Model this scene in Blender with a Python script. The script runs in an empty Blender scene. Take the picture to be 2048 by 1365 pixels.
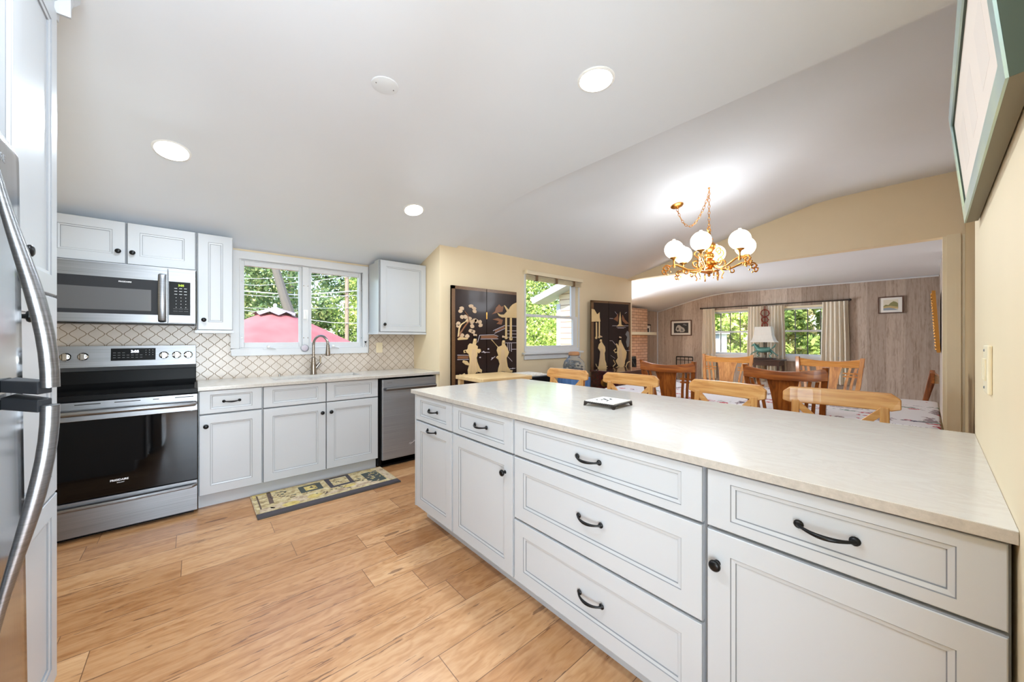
import bpy, bmesh, math, random
from mathutils import Vector, Matrix
random.seed(7)
S = bpy.context.scene
PI = math.pi

# ------------------------------------------------------------------ camera
TH = 49.032
cd = bpy.data.cameras.new('camera'); cam = bpy.data.objects.new('camera', cd)
S.collection.objects.link(cam); S.camera = cam
cam.location = (0, 0, 1.269); cam.rotation_euler = (PI/2, 0, math.radians(TH-90))
cd.sensor_width = 36; cd.lens = 36*729.0/2048; cd.shift_y = -4.2/2048
cd.clip_start = 0.02; cd.clip_end = 200
# ------------------------------------------------------------------ exposure, sky, sun
S.view_settings.view_transform = 'Standard'; S.view_settings.look = 'None'
S.view_settings.gamma = 1; S.view_settings.use_curve_mapping = False
S.view_settings.exposure = 0.44
S.cycles.use_denoising = True
S.cycles.max_bounces = 10; S.cycles.diffuse_bounces = 6; S.cycles.glossy_bounces = 4
S.cycles.transparent_max_bounces = 16; S.cycles.sample_clamp_indirect = 6
S.cycles.caustics_reflective = False; S.cycles.caustics_refractive = False
W = bpy.data.worlds.new('world'); S.world = W; W.use_nodes = True
wn = W.node_tree.nodes; wl = W.node_tree.links
sky = wn.new('ShaderNodeTexSky'); sky.sky_type = 'NISHITA'; sky.sun_disc = False
sky.sun_elevation = math.radians(48); sky.sun_rotation = math.radians(200)
bgn = wn['Background']; wl.new(sky.outputs[0], bgn.inputs[0]); bgn.inputs[1].default_value = 0.7
def light(name, kind, loc, power, size=.1, rot=(0, 0, 0), col=(1, 1, 1), sy=None):
    d = bpy.data.lights.new(name, kind); d.energy = power; d.color = col
    if kind == 'AREA':
        d.size = size
        if sy: d.shape = 'RECTANGLE'; d.size_y = sy
        else: d.shape = 'DISK'
    elif kind == 'POINT': d.shadow_soft_size = size
    o = bpy.data.objects.new(name, d); o.location = loc; o.rotation_euler = rot
    S.collection.objects.link(o); return o
sun = light('sun', 'SUN', (0, 0, 20), 8.0, rot=(math.radians(42), 0, math.radians(-58)), col=(1, .95, .86))
sun.data.angle = math.radians(1.0)
# added area lights at unseen, made-up openings, brightening the rooms like daylight
FILL_COL = (.74, .88, 1)
light('fill_light_rear', 'AREA', (0.75, -3.55, .95), 490, 2.2, rot=(PI/2+.95, 0, 0), sy=1.9, col=FILL_COL)
light('fill_light_left', 'AREA', (-1.50, -1.45, .80), 170, 2.4, rot=(PI/2+1.0, 0, -PI/2), sy=2.1, col=FILL_COL)
light('fill_light_living', 'AREA', (6.44, 5.12, .85), 170, .9, rot=(PI/2-.2, 0, PI), sy=1.6, col=(.76, .88, 1))  # added fill for the living room, its door is invented and unseen

# ------------------------------------------------------------------ materials
def lin(c): return tuple(((x/255)/12.92 if x/255 <= .04045 else ((x/255+.055)/1.055)**2.4) for x in c)
M = {}
def mat(name, c=(200, 200, 200), rough=.5, metal=0., spec=.5, emit=0, ecol=None, alpha=None, coat=0, trans=0):
    m = bpy.data.materials.new(name); m.use_nodes = True
    p = m.node_tree.nodes['Principled BSDF']
    p.inputs['Base Color'].default_value = (*lin(c), 1)
    p.inputs['Roughness'].default_value = rough; p.inputs['Metallic'].default_value = metal
    p.inputs['Specular IOR Level'].default_value = spec
    p.inputs['Coat Weight'].default_value = coat; p.inputs['Coat Roughness'].default_value = .08
    if emit:
        p.inputs['Emission Color'].default_value = (*lin(ecol or c), 1); p.inputs['Emission Strength'].default_value = emit
    M[name] = m; return m
class N:      # small node helper
    def __init__(s, m): s.m = m; s.t = m.node_tree; s.p = s.t.nodes['Principled BSDF']
    def n(s, k, **kw):
        x = s.t.nodes.new(k)
        for a, b in kw.items(): setattr(x, a, b)
        return x
    def set(s, sock, v):
        if isinstance(v, (int, float, tuple)): sock.default_value = v
        else: s.t.links.new(v, sock)
    def math(s, op, a, b=None, c=None):
        x = s.n('ShaderNodeMath', operation=op); s.set(x.inputs[0], a)
        if b is not None: s.set(x.inputs[1], b)
        if c is not None: s.set(x.inputs[2], c)
        return x.outputs[0]
    def comb(s, x, y, z):
        q = s.n('ShaderNodeCombineXYZ'); s.set(q.inputs[0], x); s.set(q.inputs[1], y); s.set(q.inputs[2], z); return q.outputs[0]
    def pos(s, geo=True):
        g = s.n('ShaderNodeTexCoord'); q = s.n('ShaderNodeSeparateXYZ'); s.t.links.new(g.outputs['Object'], q.inputs[0]); return q.outputs
    def noise(s, vec, scale=1, detail=3, rough=.5, dist=0):
        q = s.n('ShaderNodeTexNoise'); s.t.links.new(vec, q.inputs['Vector'])
        q.inputs['Scale'].default_value = scale; q.inputs['Detail'].default_value = detail
        q.inputs['Roughness'].default_value = rough; q.inputs['Distortion'].default_value = dist
        return q.outputs[0]
    def white(s, vec):
        q = s.n('ShaderNodeTexWhiteNoise', noise_dimensions='3D'); s.t.links.new(vec, q.inputs['Vector']); return q.outputs
    def ramp(s, f, stops):
        q = s.n('ShaderNodeValToRGB'); s.t.links.new(f, q.inputs[0]); e = q.color_ramp.elements
        while len(e) < len(stops): e.new(.5)
        for i, (a, c) in enumerate(stops): e[i].position = a; e[i].color = (*lin(c), 1)
        return q.outputs[0]
    def mix(s, f, a, b, mode='MIX'):
        q = s.n('ShaderNodeMix', data_type='RGBA', blend_type=mode)
        s.set(q.inputs[0], f)
        for i, v in ((6, a), (7, b)):
            if isinstance(v, tuple): q.inputs[i].default_value = (*lin(v), 1)
            else: s.t.links.new(v, q.inputs[i])
        return q.outputs[2]
    def base(s, c): s.t.links.new(c, s.p.inputs['Base Color'])
    def bump(s, h, st=.2, d=.002):
        q = s.n('ShaderNodeBump'); q.inputs['Strength'].default_value = st; q.inputs['Distance'].default_value = d
        s.t.links.new(h, q.inputs['Height']); s.t.links.new(q.outputs[0], s.p.inputs['Normal'])

def softpaint(name, c, rough=.5, var=3, bump=.04, **kw):
    m = mat(name, c, rough, **kw); k = N(m); x, y, z = k.pos(); v = k.comb(x, y, z)
    f = k.noise(v, 2.2, 3)
    k.base(k.ramp(f, [(0.3, tuple(max(0, q-var) for q in c)), (.7, tuple(min(255, q+var) for q in c))]))
    k.bump(k.noise(v, 180, 2), bump, .001); return m
softpaint('white_paint', (224, 229, 234), .6, 1)
softpaint('ceiling_paint', (226, 231, 238), .75, 1)
softpaint('cream_paint', (229, 211, 178), .55, 2)
softpaint('cream_trim', (232, 219, 190), .4, 2)
softpaint('cabinet_white', (189, 192, 196), .32, 1, .01)
softpaint('frame_white', (213, 215, 218), .35, 1, .01)
mat('glaze', (128, 130, 134), .5); mat('gap_dark', (70, 72, 76), .6)
mat('black_metal', (30, 30, 31), .3, .6); mat('black_plastic', (14, 14, 15), .35, spec=.12); mat('black_glass', (6, 6, 7), .04, spec=.35)
mat('glass_grey', (92, 92, 94), .25, spec=.2)
mat('rubber', (25, 25, 26), .7); mat('grey_plastic', (46, 47, 50), .5, spec=.15)
mat('chrome', (205, 203, 200), .18, 1); mat('nickel', (158, 150, 142), .25, 1)
mat('brass', (222, 160, 84), .28, 1); mat('print_white', (235, 235, 238), .5); mat('print_grey', (120, 120, 122), .5)
mat('display_blue', (225, 235, 255), .5, emit=2.5); mat('display_green', (190, 230, 60), .5, emit=1.2)
mat('lamp_disc', (255, 255, 255), .5, emit=6); mat('black_hole', (8, 8, 8), .9)
mat('plastic_white', (240, 240, 238), .35)
def brushed(name, c, rough, horiz=True):
    m = mat(name, c, rough, 1); k = N(m); x, y, z = k.pos()
    v = k.comb(k.math('MULTIPLY', x, 2.), k.math('MULTIPLY', y, 2.), k.math('MULTIPLY', z, 400.)) if horiz else k.comb(k.math('MULTIPLY', x, 400.), k.math('MULTIPLY', y, 400.), k.math('MULTIPLY', z, 2.))
    f = k.noise(v, 1, 2); k.base(k.ramp(f, [(.3, tuple(q-9 for q in c)), (.7, tuple(q+9 for q in c))]))
    k.set(k.p.inputs['Roughness'], k.math('MULTIPLY_ADD', f, .12, rough-.06)); return m
softpaint('tan_wall', (150, 124, 84), .6, 2); brushed('stainless', (136, 137, 140), .36); brushed('stainless_dark', (158, 160, 164), .42); M['stainless_dark'].node_tree.nodes['Principled BSDF'].inputs['Metallic'].default_value = .72; brushed('fridge_steel', (176, 178, 181), .13, False)
def glassmat():
    m = bpy.data.materials.new('window_glass'); m.use_nodes = True; t = m.node_tree; t.nodes.clear()
    o = t.nodes.new('ShaderNodeOutputMaterial'); tr = t.nodes.new('ShaderNodeBsdfTransparent'); gl = t.nodes.new('ShaderNodeBsdfGlossy')
    gl.inputs['Roughness'].default_value = .02; fr = t.nodes.new('ShaderNodeFresnel'); fr.inputs[0].default_value = 1.45; ge = t.nodes.new('ShaderNodeNewGeometry'); fm = t.nodes.new('ShaderNodeMath'); fm.operation = 'SUBTRACT'; fm.inputs[0].default_value = 1; fp = t.nodes.new('ShaderNodeMath'); fp.operation = 'MULTIPLY'; t.links.new(ge.outputs['Backfacing'], fm.inputs[1]); t.links.new(fm.outputs[0], fp.inputs[0]); t.links.new(fr.outputs[0], fp.inputs[1])
    mx = t.nodes.new('ShaderNodeMixShader'); t.links.new(fp.outputs[0], mx.inputs[0]); t.links.new(tr.outputs[0], mx.inputs[1]); t.links.new(gl.outputs[0], mx.inputs[2])
    t.links.new(mx.outputs[0], o.inputs[0]); M['window_glass'] = m
glassmat()
def quartz():
    m = mat('quartz', (216, 211, 204), .13, spec=.55); k = N(m); x, y, z = k.pos()
    v = k.comb(k.math('MULTIPLY', x, 3.), k.math('MULTIPLY', y, 1.2), z)
    f = k.noise(v, 3.2, 8, .65, .8); g = k.noise(k.comb(x, y, z), 260, 2)
    c = k.ramp(f, [(.3, (203, 197, 190)), (.46, (211, 207, 201)), (.5, (206, 200, 194)), (.56, (212, 209, 203)), (.75, (207, 203, 197))])
    c2 = k.mix(k.math('MULTIPLY', g, .25), c, (206, 196, 182)); k.base(c2)
quartz()
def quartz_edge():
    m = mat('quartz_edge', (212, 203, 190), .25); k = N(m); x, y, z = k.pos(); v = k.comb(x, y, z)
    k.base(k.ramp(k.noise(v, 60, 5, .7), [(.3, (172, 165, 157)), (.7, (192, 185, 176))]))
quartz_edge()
def tiles():
    m = mat('arabesque_tile', (226, 214, 200), .18); k = N(m); x, y, z = k.pos()
    D = .04575; A = .0172; P = .0855
    v = k.math('MULTIPLY', k.math('SUBTRACT', z, 1.349), 2*PI/P); cv = k.math('COSINE', v); sv = k.math('SINE', v)
    xs = k.math('SUBTRACT', x, -.6301)
    def fold(e): return k.math('ABSOLUTE', k.math('SUBTRACT', k.math('FLOORED_MODULO', k.math('ADD', e, D), 2*D), D))
    off = k.math('MULTIPLY', cv, A)
    e = fold(k.math('ADD', xs, off)); o = fold(k.math('SUBTRACT', k.math('SUBTRACT', xs, D), off))
    mn = k.math('MINIMUM', e, o)
    sl = k.math('MULTIPLY', sv, A*2*PI/P)
    d = k.math('DIVIDE', mn, k.math('SQRT', k.math('MULTIPLY_ADD', sl, sl, 1.)))
    near = k.math('LESS_THAN', k.math('ADD', e, o), .0135)
    lnk = k.math('MULTIPLY', k.math('LESS_THAN', k.math('ABSOLUTE', sv), .13), near)
    ln = k.math('MAXIMUM', k.math('LESS_THAN', d, .0021), lnk)
    f = k.noise(k.comb(x, y, z), 9, 2)
    c = k.ramp(f, [(.3, (204, 192, 180)), (.7, (214, 204, 194))])
    k.base(k.mix(ln, c, (142, 124, 102)))
    k.set(k.p.inputs['Roughness'], k.math('MULTIPLY_ADD', ln, .5, .3))
    k.bump(k.math('SUBTRACT', 1., ln), .5, .002)
tiles()
def floor_wood():
    m = mat('plank_floor', (200, 150, 100), .3, spec=.5); k = N(m); x, y, z = k.pos()
    w, L = .19, 1.22
    r = k.math('FLOOR', k.math('DIVIDE', k.math('SUBTRACT', y, 1.675), w))
    rr = k.white(k.comb(r, 3.7, 0.))[0]
    xo = k.math('DIVIDE', k.math('MULTIPLY_ADD', rr, 5.13, x), L); cl = k.math('FLOOR', xo)
    cell = k.white(k.comb(r, cl, 1.))[0]; cell2 = k.white(k.comb(cl, r, 8.))[0]
    yy = k.math('MULTIPLY_ADD', cell, 37., y); xx = k.math('MULTIPLY_ADD', cell2, 19., x)
    warp = k.noise(k.comb(k.math('MULTIPLY', xx, 1.6), k.math('MULTIPLY', yy, 5.), cell), 1, 4, .6)
    g1 = k.noise(k.comb(k.math('MULTIPLY', xx, 2.2), k.math('MULTIPLY_ADD', warp, 3.0, k.math('MULTIPLY', yy, 22.)), cell), 1, 6, .62)
    rings = k.math('SINE', k.math('MULTIPLY', warp, 75.))
    fine = k.noise(k.comb(k.math('MULTIPLY', xx, 9.), k.math('MULTIPLY', yy, 170.), cell), 1, 3, .6)
    g = k.math('ADD', k.math('MULTIPLY_ADD', rings, .05, k.math('MULTIPLY_ADD', g1, .62, .19)), k.math('MULTIPLY_ADD', fine, .12, -.06))
    c = k.ramp(g, [(.26, (146, 98, 60)), (.38, (178, 130, 86)), (.5, (196, 150, 106)), (.62, (206, 164, 122)), (.8, (190, 144, 102))])
    tone = k.ramp(cell2, [(0, (208, 190, 172)), (.5, (238, 230, 222)), (1, (255, 255, 255))])
    c = k.mix(1., c, tone, 'MULTIPLY')
    kn = k.n('ShaderNodeTexVoronoi', feature='F1'); k.t.links.new(k.comb(k.math('MULTIPLY', xx, 1.5), k.math('MULTIPLY', yy, 6.), cell), kn.inputs['Vector']); kn.inputs['Scale'].default_value = 1
    wob = k.math('MULTIPLY_ADD', fine, .08, kn.outputs['Distance'])
    knot = k.math('MULTIPLY', k.math('LESS_THAN', wob, .15), .65)
    c = k.mix(knot, c, (96, 62, 42))
    ck = k.noise(k.comb(k.math('MULTIPLY', xx, 4.5), k.math('MULTIPLY', yy, 60.), cell2), 1, 3, .7)
    crack = k.math('MULTIPLY', k.math('GREATER_THAN', ck, .64), .7)
    c = k.mix(crack, c, (98, 64, 44))
    fy = k.math('FLOORED_MODULO', k.math('DIVIDE', k.math('SUBTRACT', y, 1.675), w), 1.); fx = k.math('FLOORED_MODULO', xo, 1.)
    sy_ = k.math('LESS_THAN', k.math('MINIMUM', fy, k.math('SUBTRACT', 1., fy)), .0085)
    sx_ = k.math('LESS_THAN', k.math('MINIMUM', fx, k.math('SUBTRACT', 1., fx)), .0013)
    seam = k.math('MAXIMUM', sy_, sx_)
    k.base(k.mix(k.math('MULTIPLY', seam, .9), c, (110, 76, 52)))
    k.set(k.p.inputs['Roughness'], k.math('MULTIPLY_ADD', g, .22, .2))
    k.bump(k.math('MULTIPLY_ADD', seam, -1., k.math('MULTIPLY', g, .25)), .25, .002)
floor_wood()
def wood(name, dark, mid, light_, rough=.3, sx=1.2, sy=26, sz=26, axis='y', coat=0):
    m = mat(name, mid, rough, coat=coat); k = N(m); x, y, z = k.pos()
    s = {'y': (sy, sx, sz), 'x': (sx, sy, sz), 'z': (sy, sz, sx)}[axis]
    g = k.n('ShaderNodeObjectInfo')
    v = k.comb(k.math('MULTIPLY', x, float(s[0])), k.math('MULTIPLY', y, float(s[1])), k.math('MULTIPLY', z, float(s[2])))
    w = k.noise(v, .35, 3, .6); f = k.noise(v, 1, 5, .6, 1.2)
    r = k.math('MULTIPLY_ADD', k.math('SINE', k.math('MULTIPLY', w, 60.)), .08, f)
    k.base(k.ramp(r, [(.28, dark), (.5, mid), (.72, light_)])); return m
wood('pine', (196, 134, 72), (216, 158, 92), (228, 178, 114), .28, coat=.3)
wood('pine_post', (188, 126, 66), (206, 148, 84), (220, 168, 102), .3, axis='z', coat=.3)
wood('oak_dark', (116, 56, 16), (150, 80, 26), (178, 106, 42), .28, coat=.3)
wood('oak_dark_post', (104, 50, 14), (138, 72, 24), (164, 94, 38), .28, axis='z', coat=.3)
wood('oak_lit', (180, 108, 46), (212, 142, 68), (230, 166, 90), .28, coat=.3)  # the near chairs' oak, lightened to carry the light on the far ones
wood('oak_lit_post', (174, 104, 44), (206, 136, 66), (226, 160, 88), .28, axis='z', coat=.3)
wood('butcher_block', (206, 168, 112), (226, 192, 140), (236, 206, 158), .4, axis='x')
wood('mahogany', (52, 18, 12), (76, 26, 18), (96, 36, 24), .16, axis='x', coat=.5)
wood('espresso', (40, 24, 18), (56, 34, 26), (72, 44, 32), .3, axis='y')
def panelling():
    m = mat('grey_panelling', (170, 150, 138), .5); k = N(m); x, y, z = k.pos()
    w = .245; a = k.math('ADD', x, y)
    c0 = k.math('FLOOR', k.math('DIVIDE', a, w)); cell = k.white(k.comb(c0, 2., 0.))[0]; cell2 = k.white(k.comb(c0, 9., 4.))[0]
    aa = k.math('MULTIPLY_ADD', cell, 11., a)
    wp = k.noise(k.comb(k.math('MULTIPLY', aa, 4.), k.math('MULTIPLY', z, .9), cell), 1, 4, .6)
    g = k.noise(k.comb(k.math('MULTIPLY_ADD', wp, 3., k.math('MULTIPLY', aa, 42.)), k.math('MULTIPLY', z, 1.8), cell), 1, 5, .65)
    g = k.math('MULTIPLY_ADD', k.math('SINE', k.math('MULTIPLY', wp, 90.)), .05, g)
    c = k.ramp(g, [(.25, (160, 142, 128)), (.45, (200, 186, 174)), (.6, (214, 202, 192)), (.8, (192, 177, 165))])
    t = k.ramp(cell2, [(0, (184, 174, 166)), (.5, (226, 220, 214)), (1, (255, 254, 252))])
    c = k.mix(1., c, t, 'MULTIPLY')
    f = k.math('FLOORED_MODULO', k.math('DIVIDE', a, w), 1.)
    k.base(k.mix(k.math('MULTIPLY', k.math('LESS_THAN', f, .012), .5), c, (100, 84, 76)))
panelling()
def brickmat():
    m = mat('buff_brick', (206, 168, 140), .8); k = N(m); x, y, z = k.pos()
    q = k.n('ShaderNodeTexBrick'); k.t.links.new(k.comb(k.math('ADD', x, y), z, 0.), q.inputs['Vector'])
    q.inputs['Scale'].default_value = 1; q.inputs['Brick Width'].default_value = .2; q.inputs['Row Height'].default_value = .068
    q.inputs['Mortar Size'].default_value = .006; q.inputs['Color1'].default_value = (*lin((214, 176, 148)), 1)
    q.inputs['Color2'].default_value = (*lin((196, 154, 126)), 1); q.inputs['Mortar'].default_value = (*lin((140, 104, 86)), 1)
    k.base(q.outputs[0]); k.bump(q.outputs[1], -.4, .004)
brickmat()
def siding():
    m = mat('tan_siding', (214, 190, 166), .6); k = N(m); x, y, z = k.pos()
    f = k.math('FLOORED_MODULO', k.math('DIVIDE', z, .115), 1.)
    k.base(k.mix(k.math('LESS_THAN', f, .14), (226, 204, 180), (150, 120, 98)))
siding()
def leafmat(name, stops):
    m = mat(name, stops[1][1], .5, spec=.3); k = N(m); g = k.n('ShaderNodeNewGeometry'); x, y, z = k.pos()
    f = k.math('ADD', k.math('MULTIPLY', g.outputs['Random Per Island'], .55), k.math('MULTIPLY', k.noise(k.comb(x, y, z), .8, 3), .5))
    c = k.ramp(f, stops); k.base(c)
    k.t.links.new(c, k.p.inputs['Emission Color']); k.p.inputs['Emission Strength'].default_value = 0.0
    t = k.n('ShaderNodeBsdfTranslucent'); k.t.links.new(c, t.inputs[0]); mx = k.n('ShaderNodeMixShader'); mx.inputs[0].default_value = .35
    k.t.links.new(k.p.outputs[0], mx.inputs[1]); k.t.links.new(t.outputs[0], mx.inputs[2])
    k.t.links.new(mx.outputs[0], k.t.nodes['Material Output'].inputs[0])
leafmat('leaf_green', [(.2, (86, 112, 56)), (.45, (136, 158, 84)), (.65, (178, 192, 104)), (.85, (224, 226, 140))])
leafmat('leaf_dark', [(.2, (70, 98, 66)), (.45, (112, 138, 92)), (.65, (150, 166, 110)), (.85, (190, 186, 126))])
leafmat('leaf_bright', [(.2, (110, 140, 60)), (.45, (160, 184, 88)), (.65, (204, 216, 112)), (.85, (240, 240, 160))])
leafmat('leaf_warm', [(.2, (110, 116, 66)), (.45, (164, 160, 100)), (.65, (204, 192, 128)), (.85, (232, 204, 160))])
mat('bark', (96, 90, 84), .9); mat('pole_wood', (140, 118, 102), .8); mat('wire', (168, 168, 170), .5)
mat('lawn', (110, 130, 70), .9); mat('roof_white', (196, 198, 204), .5); mat('exterior_wall', (206, 190, 168), .8)
def umbmat():
    m = mat('umbrella_red', (206, 112, 120), .7); k = N(m); x, y, z = k.pos()
    f = k.noise(k.comb(x, y, z), 2.2, 3); k.base(k.ramp(f, [(.3, (160, 82, 84)), (.6, (172, 102, 102)), (.8, (186, 144, 144))]))
    t = k.n('ShaderNodeBsdfTranslucent'); t.inputs[0].default_value = (*lin((196, 84, 84)), 1); mx = k.n('ShaderNodeMixShader'); mx.inputs[0].default_value = .2
    k.t.links.new(k.p.outputs[0], mx.inputs[1]); k.t.links.new(t.outputs[0], mx.inputs[2]); k.t.links.new(mx.outputs[0], k.t.nodes['Material Output'].inputs[0])
umbmat(); mat('umbrella_cap', (128, 118, 126), .7)
def fabric(name, c, var=6, tr=.0):
    m = mat(name, c, .9, spec=.2); k = N(m); x, y, z = k.pos()
    k.base(k.ramp(k.noise(k.comb(k.math('MULTIPLY', x, 60.), k.math('MULTIPLY', y, 60.), k.math('MULTIPLY', z, 3.)), 1, 2), [(.3, tuple(q-var for q in c)), (.7, tuple(min(255, q+var) for q in c))]))
    if tr:
        t = k.n('ShaderNodeBsdfTranslucent'); t.inputs[0].default_value = (*lin(c), 1); mx = k.n('ShaderNodeMixShader'); mx.inputs[0].default_value = tr
        k.t.links.new(k.p.outputs[0], mx.inputs[1]); k.t.links.new(t.outputs[0], mx.inputs[2]); k.t.links.new(mx.outputs[0], k.t.nodes['Material Output'].inputs[0])
fabric('curtain', (236, 228, 212), 6, .12); fabric('shade', (238, 236, 230), 3, .3); fabric('lace', (232, 228, 220), 12)
fabric('blue_cloth', (92, 132, 190), 14); fabric('blind_tape', (120, 96, 72), 10)
def clothmat():
    m = mat('floral_cloth', (236, 232, 232), .85, spec=.2); k = N(m); x, y, z = k.pos()
    def sprig(sc, seed, ax, ay, thr, den):
        v = k.n('ShaderNodeTexVoronoi', feature='F1'); wv = k.noise(k.comb(x, y, z), 34, 2)
        k.t.links.new(k.comb(k.math('MULTIPLY', x, ax), k.math('MULTIPLY_ADD', wv, .25, k.math('MULTIPLY', y, ay)), k.math('MULTIPLY_ADD', z, ax, seed)), v.inputs['Vector']); v.inputs['Scale'].default_value = sc
        q = k.n('ShaderNodeSeparateColor'); k.t.links.new(v.outputs['Color'], q.inputs[0])
        return k.math('MULTIPLY', k.math('LESS_THAN', v.outputs['Distance'], thr), k.math('LESS_THAN', q.outputs[0], den))
    c = k.mix(k.math('MULTIPLY', sprig(4.5, 1., .35, 1.9, .24, .75), .9), (214, 208, 210), (132, 112, 116))
    c = k.mix(k.math('MULTIPLY', sprig(5.2, 7., 1.9, .35, .20, .6), .9), c, (126, 108, 118))
    c = k.mix(sprig(7., 4., 1., 1.1, .24, .55), c, (178, 72, 84))
    c = k.mix(sprig(6., 9., 1.1, .8, .22, .5), c, (120, 140, 128))
    c = k.mix(sprig(5., 12., 1., 1., .14, .45), c, (62, 62, 84))
    k.base(c)
clothmat()
mat('lacquer', (34, 18, 16), .30, coat=.12, spec=.3); softpaint('ivory', (214, 184, 134), .45, 14); softpaint('ivory_pale', (206, 178, 148), .45, 14)
mat('mother_pearl', (196, 186, 196), .35); mat('relief_brown', (132, 86, 56), .4)
def goldborder():
    m = mat('gold_border', (120, 84, 52), .3); k = N(m); x, y, z = k.pos()
    v = k.n('ShaderNodeTexChecker'); k.t.links.new(k.comb(k.math('ADD', x, y), k.math('ADD', x, z), z), v.inputs['Vector']); v.inputs['Scale'].default_value = 130
    k.base(k.mix(v.outputs[1], (74, 48, 30), (168, 126, 84)))
goldborder()
mat('gold_frame', (178, 122, 48), .4, .5); mat('green_frame', (58, 74, 62), .5); mat('art_paper', (232, 218, 206), .5); mat('art_grey', (227, 214, 203), .5)
def silverframe():
    m = mat('silver_green', (170, 190, 182), .3, .6); k = N(m); x, y, z = k.pos()
    k.base(k.ramp(k.noise(k.comb(k.math('MULTIPLY', x, 3.), k.math('MULTIPLY', y, 3.), k.math('MULTIPLY', z, 3.)), 1, 2), [(.35, (158, 184, 190)), (.65, (196, 214, 190))]))
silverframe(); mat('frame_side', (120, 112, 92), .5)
mat('mat_white', (238, 236, 230), .6); mat('ink', (58, 56, 56), .7); mat('ink_light', (188, 184, 176), .7); mat('walnut_frame', (84, 50, 34), .35)
mat('land_sky', (222, 216, 196), .7); mat('land_green', (140, 138, 92), .7); mat('land_water', (150, 160, 170), .7); mat('land_ochre', (196, 172, 120), .7)
mat('verdigris', (86, 128, 118), .5, .3); mat('chili_red', (140, 40, 26), .5); mat('firebox', (30, 42, 46), .5); mat('mantel', (216, 204, 176), .5)
mat('teal_frame', (40, 96, 104), .5); mat('cork', (186, 134, 92), .8); mat('iron', (60, 54, 50), .45, .6)

def mottled(name, a, b, c, sc):
    m = mat(name, b, .85); k = N(m); x, y, z = k.pos(); k.base(k.ramp(k.noise(k.comb(x, y, 0.), sc, 4, .7), [(.36, a), (.5, b), (.64, c)]))
mottled('rug_cream', (146, 124, 88), (188, 168, 126), (206, 192, 154), 22); mottled('rug_pink', (150, 128, 104), (190, 168, 142), (206, 190, 160), 16); mat('rug_dark', (66, 60, 66), .7); mat('rug_teal', (66, 72, 68), .8); mat('rug_brown', (96, 78, 68), .8); mat('rug_edge', (70, 66, 64), .6); mottled('rug_gold', (170, 144, 78), (198, 174, 104), (208, 192, 130), 20)
mat('pebbles', (196, 194, 198), .4); mat('blue_porcelain', (92, 128, 196), .15)
def clear_glass():
    m = mat('jar_glass', (240, 244, 248), .05); m.node_tree.nodes['Principled BSDF'].inputs['Transmission Weight'].default_value = .85
    m.node_tree.nodes['Principled BSDF'].inputs['IOR'].default_value = 1.2
clear_glass()
def globe():
    m = mat('globe_glass', (255, 246, 228), .3, emit=3.2, ecol=(255, 242, 222))
globe()

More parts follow.
